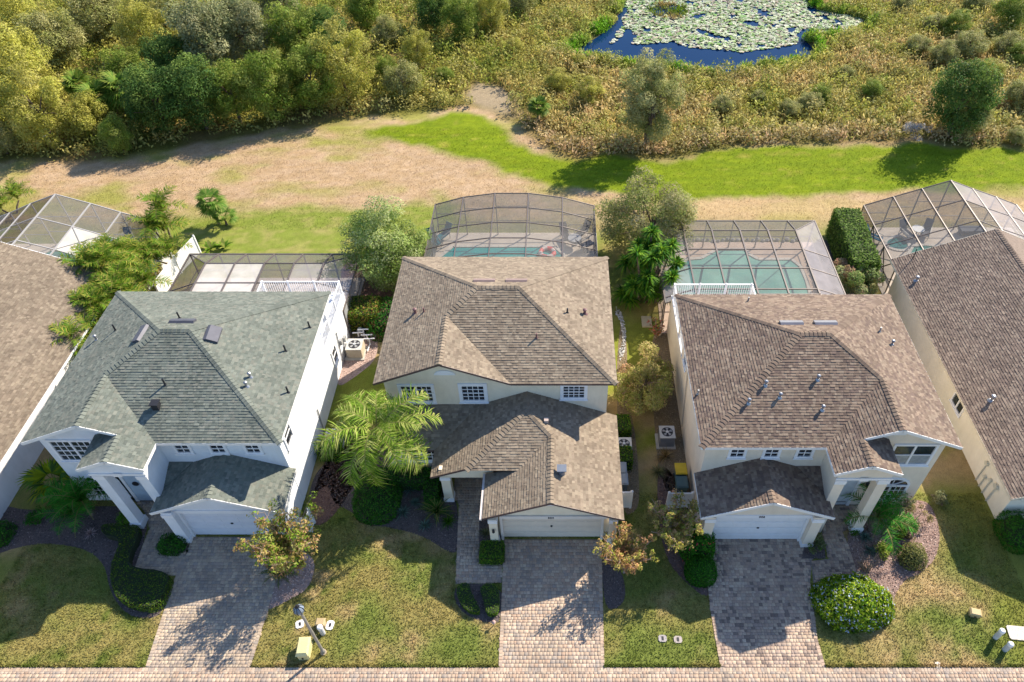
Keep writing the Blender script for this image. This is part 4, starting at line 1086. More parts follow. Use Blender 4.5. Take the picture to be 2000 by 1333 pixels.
# far right gabled cage
profR = [(22.57, 2.2), (24.5, 2.95), (26.34, 3.65), (28.17, 4.34), (30.0, 3.65), (32.0, 2.95), (33.8, 2.25)]
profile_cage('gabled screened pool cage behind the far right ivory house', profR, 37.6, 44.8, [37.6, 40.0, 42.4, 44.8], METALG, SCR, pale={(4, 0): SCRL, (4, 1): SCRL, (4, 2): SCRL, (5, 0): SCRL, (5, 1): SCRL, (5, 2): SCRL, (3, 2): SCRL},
             cross_braces=[((22.57, 38.2, 0.1), (22.57, 40.0, 2.1)), ((22.57, 40.0, .1), (22.57, 38.2, 2.1)), ((22.57, 40.0, .1), (22.57, 42.4, 2.1))])
sheet('pool_deck', [(22.3, 36.5), (34.5, 36.5), (34.5, 45.0), (22.3, 45.0)], -.05, .045, DECK)
pool(smooth_poly([W2(a, b) for a, b in ((1728, 470), (1760, 460), (1778, 480), (1770, 492), (1745, 490), (1730, 482))], 2), WT3)
pool([W2(a, b) for a, b in ((1770, 505), (1782, 482), (1805, 480), (1830, 482), (1870, 500), (1850, 520), (1790, 520))], plain('pool_green', (.03, .27, .20), .1, var=.1))
# far left gabled cage with pale panels
profL = [(-41.0, 2.2), (-39.0, 2.95), (-37.1, 3.75), (-35.0, 4.52), (-32.9, 3.75), (-31.1, 3.0), (-29.2, 2.25)]
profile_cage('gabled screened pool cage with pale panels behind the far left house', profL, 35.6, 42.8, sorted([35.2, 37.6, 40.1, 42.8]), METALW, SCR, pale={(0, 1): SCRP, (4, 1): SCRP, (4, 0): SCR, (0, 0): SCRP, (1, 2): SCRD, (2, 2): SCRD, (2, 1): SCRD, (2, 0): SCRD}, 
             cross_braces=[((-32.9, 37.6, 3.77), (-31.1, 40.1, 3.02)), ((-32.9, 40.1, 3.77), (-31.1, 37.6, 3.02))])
sheet('pool_deck', [(-42, 35.0), (-29.0, 35.0), (-29.0, 43.0), (-42, 43.0)], -.05, .045, DECK)
pool([W2(a, b) for a, b in ((100, 490), (190, 494), (205, 520), (150, 540), (60, 510))], WT3)

# ------------------------------------------------------------------ furniture on the decks
def lounge_chair(label, x, y, rz, fab, group=None, z=.05, recl=.75):
    h = empty('patio_chair', (0, 0, 0)); tag(h, label, 'chair', group)
    def bx(name, m, *a): mb = MB(); mb.box(*a); return mb.build(name, m, h, local=True)
    mb = MB(); mb.bar((0, -.55, .38), (0, .45, .40), .56, .05); mb.build('seat', fab, h, local=True)
    mb = MB(); mb.bar((0, .43, .40), (0, .43+recl*.55, 1.05), .56, .05); mb.build('backrest', fab, h, local=True)
    for s in (-.3, .3):
        mb = MB(); mb.bar((s, -.5, .6), (s, .5, .6), .04); mb.build('armrest', PLASTIC, h, local=True)
        for yy in (-.45, .42): mb = MB(); mb.bar((s, yy, 0), (s, yy, .6), .035); mb.build('leg', PLASTIC, h, local=True)
    h.location = (x, y, z); h.rotation_euler = (0, 0, rz); return h
BLU = plain('fabric_blue', (.04, .14, .26), .8); TEAL = plain('fabric_teal', (.03, .17, .22), .8); GRY = plain('fabric_grey', (.12, .125, .15), .8); DK = plain('fabric_dark', (.06, .06, .08), .8)
for (px, py, rz, f, lab) in ((850, 478, .5, TEAL, 'teal sling chair in the left corner of the arched cage, nearer the house'), (866, 467, -.6, TEAL, 'teal sling chair leaning at the left end of the arched cage, farther from the house'),
    (1105, 468, .3, DK, 'dark patio chair on the left of the cluster in the arched cage'), (1135, 462, -.7, DK, 'dark patio chair at the back of the cluster in the arched cage'), (1145, 485, 2.2, DK, 'dark patio chair at the right wall of the arched cage'),
    (1768, 462, .3, GRY, 'grey reclining chair left of the small table in the far right cage'), (1805, 460, -.5, GRY, 'grey reclining chair right of the small table in the far right cage'), (1706, 470, .9, BLU, 'blue patio chair by the left wall of the far right cage'),
    (253, 478, .2, BLU, 'blue patio chair at the back of the far left pool deck'), (236, 492, 1.2, BLU, 'light blue patio chair nearer the pool on the far left deck'), (268, 492, -1.0, GRY, 'grey patio chair beside the dark corner of the far left deck')):
    p = W(px, py, .1); lounge_chair(lab, p[0], p[1], rz, f)
def side_table(label, px, py, r=.45, m=WHITE, hh=.68):
    p = W(px, py, .1); h = empty('patio_table', (p[0], p[1], .05)); tag(h, label, 'table')
    mb = MB(); mb.lathe([(r, hh-.03), (r, hh)], 0, 0, 18); mb.build('table_top', m, h, local=True)
    mb = MB(); mb.lathe([(r*.5, 0), (.05, .06), (.04, hh-.03)], 0, 0, 10); mb.build('pedestal', PLASTIC, h, local=True)
side_table('round white patio table between the two grey recliners', 1788, 460); side_table('round pale table in the right of the arched cage', 1122, 478, .5, plain('table_glass', (.5, .5, .52), .2))
mb = MB(); mb.box(-.95, .95, -.35, .35, .25, .5); p = W(1896, 456, .1)
h = empty('bench', (p[0], p[1], .05)); tag(h, 'low grey bench by the house end of the far right cage', 'bench'); mb.build('seat', GRY, h, local=True)
for s in (-.8, .8): mb = MB(); mb.box(s-.05, s+.05, -.3, .3, 0, .25); mb.build('leg', PLASTIC, h, local=True)
# pool float
mb = MB(); p = W(1069, 495, .1)
for i in range(24):
    a0 = 2*math.pi*i/24; a1 = 2*math.pi*(i+1)/24; c_ = (.75, .12, .12) if (i//3) % 2 else (.75, .6, .58)
    for j in range(8):
        b0 = 2*math.pi*j/8; b1 = 2*math.pi*(j+1)/8
        def tp(a, b): return (p[0]+(.5+.17*math.cos(b))*math.cos(a), p[1]+(.5+.17*math.cos(b))*math.sin(a), .16+.15*math.sin(b))
        mb.poly([tp(a0, b0), tp(a1, b0), tp(a1, b1), tp(a0, b1)], c_)
tag(mb.build('pool_float', colmat('vinyl', .4, 8, .05, bmp=0)), 'red and pale swim ring floating in the teal pool', 'float')

# ------------------------------------------------------------------ yard objects
def ac_unit(label, x, y, s=.82, hh=.8, body=(.36, .34, .30), pad=True):
    h = empty('air_conditioner', (x, y, 0)); tag(h, label, 'air conditioner'); m = plain('ac_%d' % int(body[0]*100), body, .6, .2)
    mb = MB(); r = s/2; mb.box(-r, r, -r, r, .08, hh-.04)
    mb.build('housing', m, h, local=True)
    for side in range(4):
        for k in range(9):
            z_ = .16+k*(hh-.28)/9; mb = MB()
            if side < 2: mb.box((-r-.012) if side == 0 else r, -r if side == 0 else (r+.012), -r+.06, r-.06, z_, z_+.04)
            else: mb.box(-r+.06, r-.06, (-r-.012) if side == 2 else r, -r if side == 2 else (r+.012), z_, z_+.04)
            mb.build('slat', m, h, local=True)
    mb = MB(); mb.box(-r-.02, r+.02, -r-.02, r+.02, hh-.04, hh); mb.build('top_plate', plain('ac_top', (.52, .51, .48), .5, .2), h, local=True)
    mb = MB(); mb.lathe([(r*.78, hh+.002), (r*.78, hh+.012)], 0, 0, 20); gr = mb.build('fan_grille', DARKM, h, local=True)
    for k in range(5):
        a = 2*math.pi*k/5; mb = MB(); mb.poly([(0, 0, hh+.02), (r*.7*math.cos(a), r*.7*math.sin(a), hh+.02), (r*.7*math.cos(a+.6), r*.7*math.sin(a+.6), hh+.03)]); mb.build('fan_blade', PLASTIC, gr, local=True)
    mb = MB(); mb.lathe([(r*.2, hh+.03), (r*.16, hh+.06)], 0, 0, 12); mb.build('hub', plain('hub', (.6, .6, .6), .4, .3), gr, local=True)
    if pad: mb = MB(); mb.box(-r-.16, r+.1, -r-.14, r+.1, 0, .08); mb.build('pad', CONC, h, local=True)
    return h
ac_unit('beige air conditioner beside white pipes on the white house wall', -12.75, 31.8, .95, .85, (.52, .45, .34))
ac_unit('air conditioner with a rusty fan under the palm by the white house', -12.6, 24.8, .85, .75, (.5, .49, .46))
ac_unit('grey air conditioner on a pale pad beside the peach house wall', 6.1, 24.9, .82, .9, (.22, .22, .23))
ac_unit('air conditioner between two clipped shrubs by the middle house', 3.65, 24.2, .82, .75, (.5, .49, .46))
# pool pump pipes
mb = MB(); q = W(700, 655, .4)
for dx, dy, dz in ((0, 0, .3), (.35, .1, .5), (.6, -.2, .3), (.8, -.5, .25)):
    mb.tube([(q[0]+dx, q[1]+dy, 0), (q[0]+dx, q[1]+dy, dz+.3)], .04, 8); mb.tube([(q[0]+dx-.35, q[1]+dy, dz+.3), (q[0]+dx+.35, q[1]+dy+.05, dz+.3)], .04, 8)
mb.tube([(q[0]+.8, q[1]-.5, .15), (q[0]+.75, q[1]-1.2, .15)], .04, 8)
hh_ = empty('pool_pump', (q[0], q[1], 0)); tag(hh_, 'white pool pump pipes behind the beige air conditioner', 'pump'); mb.build('pipe', WHITE, hh_)
mb = MB(); mb.lathe([(.2, 0), (.24, .1), (.24, .55), (.1, .75)], q[0]+.1, q[1]+.3, 14); mb.build('filter_tank', PLASTIC, hh_)
mb = MB(); mb.tube([(q[0]-.3, q[1]-.05, .18), (q[0]+.2, q[1]-.1, .18)], .12, 12); mb.build('motor', DARKM, hh_)
def bin_(label, x, y, rz, body, lid):
    h = empty('wheelie_bin', (0, 0, 0)); tag(h, label, 'bin'); mb = MB()
    k = len(mb.v); mb.v += [(-.22, -.24, .05), (.22, -.24, .05), (.22, .24, .05), (-.22, .24, .05), (-.29, -.33, 1.0), (.29, -.33, 1.0), (.29, .33, 1.0), (-.29, .33, 1.0)]
    for f in ((0, 3, 2, 1), (4, 5, 6, 7), (0, 1, 5, 4), (1, 2, 6, 5), (2, 3, 7, 6), (3, 0, 4, 7)): mb.f.append(tuple(k+i for i in f)); mb.c.append(None)
    mb.build('body', body, h, local=True)
    mb = MB(); mb.box(-.31, .31, -.36, .36, 1.0, 1.05); mb.box(-.25, .25, -.3, .28, 1.05, 1.08); mb.build('lid', lid, h, local=True)
    mb = MB(); mb.tube([(-.24, .40, .98), (.24, .40, .98)], .02, 8); mb.build('handle', body, h, local=True)
    for s in (-.25, .25): mb = MB(); mb.tube([(s-.03, .24, .1), (s+.03, .24, .1)], .1, 12); mb.build('wheel', DARKM, h, local=True)
    h.location = (x, y, 0); h.rotation_euler = (0, 0, rz)
GB = plain('bin_grey', (.13, .16, .18), .5); GN = plain('bin_green', (.06, .11, .11), .5); YB = plain('bin_yellow', (.62, .42, .02), .5)
bin_('grey bin with a bright yellow lid beside the peach house wall', 6.55, 22.35, 0, GN, YB)
bin_('dark green bin in front of the yellow-lidded one', 6.5, 21.5, 0, GN, GN)
bin_('grey bin by the middle house wall, farther from the gate', 3.35, 22.4, 0, GB, plain('lid_grey', (.22, .25, .28), .5)); bin_('grey bin by the middle house wall, nearest the white gate', 3.38, 21.7, 0, GB, plain('lid_grey', (.22, .25, .28), .5))
VINYL = plain('vinyl_white', (.78, .77, .76), .4, var=.04)
def vfence(label, pts, hgt, cat='fence', slat=.16):
    h = empty('fence', (*pts[0], 0)); tag(h, label, cat)
    for i in range(len(pts)-1):
        A = Vector((*pts[i], 0)); B = Vector((*pts[i+1], 0)); L = (B-A).length; d = (B-A)/L
        k = max(1, int(L/slat)); q = MB(); q.bar((0, 0, .08), (0, 0, hgt-.06), slat*.9, .03)
        q = MB(); ww = L/k
        a = d*ww*.48; nn = Vector((-d.y, d.x, 0))*.015
        q.prism([tuple((-a-nn)[:2]), tuple((a-nn)[:2]), tuple((a+nn)[:2]), tuple((-a+nn)[:2])], .08, hgt-.06); me = q.mesh('slat', VINYL)
        for j in range(k):
            o = link_mesh('slat', me, h, True); o.location = A+d*(ww*(j+.5))-wloc(h)
        for zz_ in (.1, hgt-.05): q = MB(); q.bar(A+Vector((0, 0, zz_)), B+Vector((0, 0, zz_)), .06, .09); q.build('rail', VINYL, h)
    for p in pts:
        q = MB(); q.box(p[0]-.06, p[0]+.06, p[1]-.06, p[1]+.06, 0, hgt+.06); q.lathe([(.09, hgt+.06), (.0, hgt+.14)], p[0], p[1], 4); q.build('post', VINYL, h)
vfence('white vinyl screen fence standing out from the right side of the middle house', [(2.8, 20.6), (3.78, 20.6)], 1.5)
vfence('pale vinyl screen fence hiding the bins of the peach house', [(5.7, 20.6), (6.9, 20.6)], 1.4)
vfence('white vinyl fence beside the garage corner of the white house', [(-13.1, 19.2), (-12.62, 19.2), (-12.6, 19.7)], 1.3)
vfence('white vinyl fence running back along the palm bed, nearer the white house cage', [(-27.1, 37.0), (-26.75, 39.7), (-26.2, 42.0)], 1.5)
vfence('white vinyl fence along the left edge of the palm bed', [(-28.6, 36.6), (-28.1, 38.6), (-27.9, 41.2)], 1.5)

# street lamp
h = empty('street_lamp', (-10.63, 13.08, 0)); tag(h, 'grey post lamp with a round glass head leaning over the middle lawn', 'lamp')
mb = MB(); mb.lathe([(.11, 0), (.10, .25), (.065, .35), (.06, 4.1)], 0, 0, 12); mb.build('pole', plain('lamp_grey', (.30, .28, .25), .5, .2), h, local=True)
mb = MB(); mb.lathe([(.14, 0), (.14, .06)], 0, 0, 14); mb.build('base', plain('base_tan', (.42, .33, .22), .7), h, local=True)
mb = MB(); mb.lathe([(.10, 4.1), (.13, 4.2), (.20, 4.32), (.22, 4.48), (.15, 4.62), (.05, 4.72)], 0, 0, 14); mb.build('lamp_globe', plain('lamp_glass', (.20, .24, .30), .15, 0), h, local=True)
for k in range(8):
    a = 2*math.pi*k/8; mb = MB(); mb.tube([(.21*math.cos(a), .21*math.sin(a), 4.30), (.23*math.cos(a), .23*math.sin(a), 4.5), (.07*math.cos(a), .07*math.sin(a), 4.74)], .014, 5); mb.build('rib', DARKM, h, local=True)
mb = MB(); mb.lathe([(.09, 4.70), (.03, 4.84)], 0, 0, 10); mb.build('finial', DARKM, h, local=True)
# utility boxes and bollards
def pedestal(label, x, y, rz, sx, sy, hh, c, name='utility_box'):
    h = empty(name, (0, 0, 0)); tag(h, label, 'utility box'); m = plain('util_%d_%d' % (int(c[0]*100), int(c[2]*100)), c, .6, var=.08)
    b = .06; mb = MB(); mb.prism([(-sx+b, -sy), (sx-b, -sy), (sx, -sy+b), (sx, sy-b), (sx-b, sy), (-sx+b, sy), (-sx, sy-b), (-sx, -sy+b)], 0, hh*.8); mb.build('body', m, h, local=True)
    mb = MB(); e_ = .02; pts = [(-sx-e_, -sy-e_), (sx+e_, -sy-e_), (sx+e_, sy+e_), (-sx-e_, sy+e_)]; t_ = .75
    lo = [(x_, y_, hh*.8) for x_, y_ in pts]; hi = [(x_*t_, y_*t_, hh) for x_, y_ in pts]
    mb.poly(hi); mb.poly(lo[::-1])
    for i in range(4): j = (i+1) % 4; mb.poly([lo[i], lo[j], hi[j], hi[i]])
    mb.build('lid', m, h, local=True); mb = MB(); mb.box(-.04, .04, -sy-.045, -sy-.02, hh*.35, hh*.5); mb.build('latch', DARKM, h, local=True)
    h.location = (x, y, 0); h.rotation_euler = (0, 0, rz)
pedestal('long cream utility cabinet beside the lamp post near the street', -11.45, 13.15, .06, .26, .42, .62, (.60, .53, .27))
pedestal('small tan utility box behind the lamp post', -11.0, 14.35, 0, .2, .17, .4, (.42, .32, .18))
pedestal('small tan utility box on the far right lawn', 19.55, 14.85, -.25, .24, .17, .32, (.46, .34, .17))
def bollard(label, x, y, hh=.75):
    h = empty('cable_pedestal', (x, y, 0)); tag(h, label, 'bollard', ); 
    mb = MB(); mb.lathe([(.12, 0), (.115, hh-.12)], 0, 0, 16); mb.build('body', plain('pedestal_grey', (.55, .54, .55), .5), h, local=True)
    mb = MB(); mb.lathe([(.13, hh-.14), (.13, hh-.03), (.09, hh+.03), (0.02, hh+.04)], 0, 0, 16); mb.build('cap', VINYL, h, local=True)
bollard('white cylindrical cable pedestal next to the tan box by the lamp', -10.85, 13.95); bollard('white cylindrical cable pedestal on the right lawn, nearer the small tan box', 20.1, 13.75, .82); bollard('white cylindrical cable pedestal on the right lawn, nearest the street', 20.3, 13.2, .7)
def plate(label, px, py, rz, sx, sy, c, name='meter_cover', z=.05, slot=True):
    p = W(px, py, 0); h = empty(name, (p[0], p[1], 0), rz); tag(h, label, 'cover')
    mb = MB(); b = .07; mb.prism([(-sx+b, -sy), (sx-b, -sy), (sx, -sy+b), (sx, sy-b), (sx-b, sy), (-sx+b, sy), (-sx, sy-b), (-sx, -sy+b)], -.03, z); mb.build('lid', plain('cov_%d' % int(c[0]*100+c[2]*37), c, .6), h, local=True)
    if slot: mb = MB(); mb.box(-.05, .05, -.09, .09, z, z+.008); mb.build('slot', DARKM, h, local=True)
plate('white meter cover lying left of the lamp post', 586, 1220, .3, .19, .19, (.75, .75, .75)); plate('white meter cover on the grass right of the cable pedestal', 645, 1222, -.1, .17, .22, (.76, .75, .75))
plate('left of the two grey meter lids on the lawn between the driveways', 1294, 1248, 0, .19, .16, (.33, .30, .30)); plate('right of the two grey meter lids on the lawn between the driveways', 1324, 1250, 0, .19, .16, (.35, .30, .28))
plate('large pale concrete pad at the right edge of the lawn', 1992, 1238, -.1, .55, .33, (.55, .49, .42), 'concrete_pad', .06, False)
plate('small pale square cover at the kerb of the right lawn', 1832, 1300, .2, .14, .14, (.6, .52, .45), 'valve_cover', .04, False)
p = W(965, 1222, 0); h = empty('garden_light', (p[0], p[1], 0)); tag(h, 'small bronze path light at the edge of the half-moon hedges', 'light')
mb = MB(); mb.lathe([(.02, 0), (.02, .35)], 0, 0, 8); mb.build('stake', BROWNTRIM, h, local=True); mb = MB(); mb.lathe([(.1, .35), (.02, .45)], 0, 0, 10); mb.build('cap', plain('cap_pink', (.45, .3, .27), .5), h, local=True)
p = W(97, 282, .5); h = empty('sign_post', (p[0], p[1], 0)); tag(h, 'small white sign on a post at the edge of the woods', 'sign')
mb = MB(); mb.box(-.04, .04, -.04, .04, 0, 1.1); mb.build('post', BARK, h, local=True); mb = MB(); mb.box(-.22, .22, -.03, -.0+.04+.01, .75, 1.35); mb.build('panel', WHITE, h, local=True)
mb = MB(); q = W(1262, 630, 0); mb.box(q[0]-.3, q[0]+.35, q[1]-.5, q[1]+.5, 0, .1); tag(mb.build('stepping_slab', plain('slab_tan', (.5, .42, .28), .9)), 'tan slab beside the rose tree between the two right houses', 'slab')
# gravel ring by the middle house
rng = np.random.default_rng(8); mbg = MB()
cx_, cy_ = W2(1203, 650); n = 420; a = rng.uniform(-1.4, 1.4, n); r = rng.uniform(.75, 1.15, n)
C = np.stack([cx_+r*np.cos(a)*.55, cy_+r*np.sin(a)*2.2, rng.uniform(.02, .08, n)], 1); V, Fq = leaf_quads(C, rng.uniform(.08, .16, n), rng, .8, up=1.5)
tag(link_mesh('white_gravel', np_mesh('white_gravel', V, Fq, CHIPM, col=np.full((n, 3), .6)*rng.uniform(.7, 1.1, (n, 1)))), kind='stuff')
# ------------------------------------------------------------------ vegetation
def pick(pal, n, rng, lo=.7, hi=1.3):
    pal = sat(np.array(pal), 1.12); return pal[rng.integers(0, len(pal), n)]*rng.uniform(lo, hi, (n, 1))
OLIVE = [(.155, .165, .04), (.20, .20, .055), (.12, .14, .035), (.25, .235, .075)]
GREEN_ = [(.06, .15, .022), (.09, .20, .028), (.045, .11, .02), (.13, .24, .04)]
DGREEN = [(.03, .12, .02), (.05, .165, .025), (.025, .09, .018), (.08, .20, .035)]
LIME = [(.17, .24, .04), (.23, .30, .06), (.12, .19, .03), (.30, .33, .09)]
SAGE = [(.17, .19, .09), (.22, .23, .12), (.13, .155, .07), (.27, .26, .15)]
RUST = [(.36, .17, .09), (.42, .24, .12), (.30, .12, .07), (.46, .32, .16)]
STRAW = [(.30, .22, .11), (.24, .17, .085), (.36, .28, .15), (.19, .15, .06)]
def crown_cloud(rng, clumps, n, spread, size, pal, up=.6, lean=None, aspect=.5, outward=None, cjit=.25):
    """leaves gathered in clumps. clumps (k,4): x,y,z,r"""
    k = len(clumps); w = clumps[:, 3]**2; ci = rng.choice(k, n, p=w/w.sum())
    d = rng.normal(size=(n, 3)); d /= np.linalg.norm(d, axis=1, keepdims=True)
    rad = clumps[ci, 3]*rng.uniform(.45, 1.05, n)**.6
    C = clumps[ci, :3]+d*rad[:, None]*np.array([1, 1, spread])
    Nn = d*.9; Nn[:, 2] += .25
    s = rng.uniform(.6, 1.3, n)*size
    V, Fq = leaf_quads(C, s, rng, aspect, up=up, N0=Nn)
    tint = rng.uniform(1-cjit, 1+cjit, (k, 1)); pc = pick(pal, k, rng, .9, 1.1)
    col = (pc[ci]*.55+pick(pal, n, rng)*.45)*tint[ci]
    return V, Fq, col
def ell_clumps(rng, k, rx, ry, rz, cz, rmin, rmax, shell=.55, low=-.6):
    out = []
    while len(out) < k:
        d = rng.normal(size=3); d /= np.linalg.norm(d)
        if d[2] < low: continue
        f = rng.uniform(shell, 1.0)
        out.append((d[0]*rx*f, d[1]*ry*f, cz+d[2]*rz*f, rng.uniform(rmin, rmax)))
    return np.array(out)
def trunk_mb(rng, h, r, clumps, lean=(0, 0), nb=7, stems=1):
    mb = MB(); R = random.Random(int(rng.integers(1e6)))
    for s_ in range(stems):
        a0 = 2*math.pi*s_/max(stems, 1)+R.random(); off = (0 if stems == 1 else .12)
        base = Vector((math.cos(a0)*off, math.sin(a0)*off, 0)); top = Vector((lean[0]+math.cos(a0)*off*4, lean[1]+math.sin(a0)*off*4, h))
        mid = base.lerp(top, .5)+Vector((R.uniform(-.1, .1)*h*.3, R.uniform(-.1, .1)*h*.3, 0))
        mb.tube([base, mid, top], [r, r*.75, r*.5], 7)
        idx = rng.choice(len(clumps), min(nb, len(clumps)), replace=False)
        for i in idx:
            c_ = Vector(clumps[i][:3]); st = mid.lerp(top, R.random())
            m2 = st.lerp(c_, .5)+Vector((0, 0, .12*h*R.random())); mb.tube([st, m2, c_], [r*.42, r*.28, r*.1], 5, cap=False)
    return mb
def make_tree(name, label, cat, seed, rx, ry, rz, cz, pal, n, size, k=26, rmin=.45, rmax=.9, th=None, tr=.15, low=-.6, stems=1, shell=.55, nb=8, group=None, kidsname='crown', trunkmat=None, aspect=.5, spread=.85, loc=(0, 0, 0), cjit=.25):
    rng = np.random.default_rng(seed); cl = ell_clumps(rng, k, rx, ry, rz, cz, rmin, rmax, shell, low)
    h = empty(name, (0, 0, 0)); tag(h, label, cat, group)
    V, Fq, col = crown_cloud(rng, cl, n, spread, size, pal, aspect=aspect, cjit=cjit)
    V[:, 2] = np.maximum(V[:, 2], .02)
    link_mesh(kidsname, np_mesh(kidsname, V, Fq, LEAF, col=col), h, True)
    trunk_mb(rng, th or cz, tr, cl, stems=stems, nb=nb).build('trunk', trunkmat or BARK, h, local=True)
    h.location = loc; return h
def place(h, x, y, rz=0, s=1, label=None, z=0, sz=None):
    h.location = (x, y, z); h.rotation_euler = (0, 0, rz); h.scale = (s, s, sz or s)
    if label: h['label'] = label
    return h
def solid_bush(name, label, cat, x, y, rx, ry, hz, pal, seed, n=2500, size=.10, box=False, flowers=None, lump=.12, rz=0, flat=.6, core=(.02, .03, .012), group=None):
    rng = np.random.default_rng(seed); h = empty(name, (0, 0, 0)); tag(h, label, cat, group)
    # points on the surface
    if box:
        m_ = n; P_ = rng.uniform(-1, 1, (m_, 3)); ax_ = rng.choice(3, m_, p=[ry*hz/(rx*ry+ry*hz+rx*hz), rx*hz/(rx*ry+ry*hz+rx*hz), rx*ry/(rx*ry+ry*hz+rx*hz)])
        sg = np.where(rng.random(m_) < .5, -1, 1); sg = np.where(ax_ == 2, 1, sg); P_[np.arange(m_), ax_] = sg
        Nn = np.zeros((m_, 3)); Nn[np.arange(m_), ax_] = sg
        q = np.abs(P_); cornerf = 1-.07*np.clip(np.sort(q, 1)[:, 1]-.75, 0, 1)*4
        C = P_*np.array([rx, ry, hz/2])*cornerf[:, None]; C[:, 2] += hz/2
        C = C*(1+lump*.35*(fbm(C[:, 0]*1.5+C[:, 2], C[:, 1]*1.5+7, seed)-.5)[:, None])
    else:
        d = rng.normal(size=(n, 3)); d[:, 2] = np.abs(d[:, 2])*1.0-.12; d /= np.linalg.norm(d, axis=1, keepdims=True)
        p_ = flat; r_ = 1/(np.abs(d[:, 0])**(2/p_*1.0)+np.abs(d[:, 1])**(2/p_)+np.abs(d[:, 2])**(2/p_)+1e-9)**(p_/2)
        r_ = r_*(1+lump*2*(fbm(d[:, 0]*2.2+d[:, 2]*1.3+5, d[:, 1]*2.2, seed)-.5))
        C = d*r_[:, None]*np.array([rx, ry, hz]); Nn = d
    C[:, 2] = np.maximum(C[:, 2], .03)
    C += rng.normal(size=C.shape)*size*.35+Nn*((rng.random(n) < .07)*rng.uniform(.02, .16, n))[:, None]
    V, Fq = leaf_quads(C, rng.uniform(.6, 1.35, n)*size, rng, .6, N0=Nn*1.3)
    cl = fbm(C[:, 0]*2.2+C[:, 2], C[:, 1]*2.2, seed+3)
    col = pick(pal, n, rng)*(.75+.5*cl)[:, None]
    if flowers:
        fc, frac, fs = flowers; m2 = rng.random(n) < frac; m2 &= Nn[:, 2] > -.2; col[m2] = pick(fc, int(m2.sum()), rng, .85, 1.15)
    link_mesh('foliage', np_mesh('foliage', V, Fq, LEAF, col=col), h, True)
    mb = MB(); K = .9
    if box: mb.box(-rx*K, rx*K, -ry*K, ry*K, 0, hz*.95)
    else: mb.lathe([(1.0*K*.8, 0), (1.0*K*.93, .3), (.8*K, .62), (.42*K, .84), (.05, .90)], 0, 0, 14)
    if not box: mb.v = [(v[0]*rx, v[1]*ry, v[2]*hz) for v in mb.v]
    mb.build('dark_core', plain('bush_inside_dark', core, .95, var=.4, scale=12), h, local=True)  # solid core, dark colour stands for the shaded inside and stops see-through
    h.location = (x, y, 0); h.rotation_euler = (0, 0, rz); return h
def bushat(px, py, *a, z=0, **k):
    p = W(px, py, z); return p[0], p[1]
# ---- palms
def frond_mesh(seed, L, droop, nl, ll, lw, pal, arch=.5, fold=.5, up=.25, twist=.0, taper=.35):
    """one pinnate frond along +x from origin"""
    rng = np.random.default_rng(seed); m = 14
    t = np.linspace(0, 1, m); ang = arch-(arch+droop)*t**1.15
    dx = np.cos(ang)*L/m; dz = np.sin(ang)*L/m; X = np.concatenate([[0], np.cumsum(dx)]); Z = np.concatenate([[0], np.cumsum(dz)])
    tt = np.linspace(0, 1, m+1)
    V = []; Fq = []; C = []
    s = np.repeat(np.linspace(taper*.4, .99, nl), 2); side = np.tile([-1, 1], nl)
    bx = np.interp(s, tt, X); bz = np.interp(s, tt, Z); a = np.interp(s, t, ang)
    ln = ll*np.sin(np.clip(s*1.02+.12, 0, 1)*math.pi)**.55*rng.uniform(.85, 1.15, len(s))
    fw = .45+.35*s
    d = np.stack([np.cos(a)*fw, side*np.ones(len(s)), np.sin(a)*fw+up], 1); d /= np.linalg.norm(d, axis=1, keepdims=True)
    d += rng.normal(size=d.shape)*.22
    B = np.stack([bx, side*0.01, bz], 1); mid = B+d*ln[:, None]*.5; tip = B+d*ln[:, None]*.95; tip[:, 2] -= fold*ln; mid[:, 2] -= fold*ln*.18
    w = np.stack([np.cos(a), np.zeros(len(s)), np.sin(a)], 1)*lw
    n = len(s)
    V = np.stack([B-w*.4, B+w*.4, mid+w*.6, tip, mid-w*.6], 1).reshape(-1, 3)
    o = np.arange(n)*5; Fq = np.stack([o, o+1, o+2, o+4], 1); Ft = np.stack([o+4, o+2, o+3], 1)
    col = pick(pal, n, rng, .8, 1.25)
    # rachis strip
    k = len(V); R = []; 
    for i in range(m+1):
        wd = .035*(1-tt[i]*.85)+.004; R += [(X[i], -wd, Z[i]+.01), (X[i], wd, Z[i]+.01)]
    V = np.concatenate([V, np.array(R)]); Fr = np.array([[k+2*i, k+2*i+1, k+2*i+3, k+2*i+2] for i in range(m)])
    cc = np.concatenate([col, np.tile([[.20, .19, .06]], (m, 1)), col])
    return np_mesh('frond', V, [np.concatenate([Fq, Fr]), Ft], LEAF, col=cc)
FR_Q = [frond_mesh(i, 3.9, 1.0+.25*i, 80, .85, .046, [(.19, .29, .05), (.27, .35, .08), (.12, .21, .03), (.40, .42, .15)], arch=.8, fold=.38) for i in range(4)]
FR_A = [frond_mesh(10+i, 2.1, .85+.2*i, 56, .58, .034, [(.09, .20, .03), (.16, .27, .045), (.25, .33, .06), (.36, .33, .09)], arch=1.05, fold=.2) for i in range(3)]
FR_S = [frond_mesh(20+i, 1.0, .25+.15*i, 40, .17, .012, [(.025, .10, .015), (.045, .14, .02), (.02, .07, .015)], arch=.75, fold=.05) for i in range(3)]
FR_P = [frond_mesh(30+i, 2.3, .7+.15*i, 60, .50, .024, [(.05, .20, .03), (.08, .27, .04), (.035, .14, .025)], arch=.9, fold=.12) for i in range(3)]
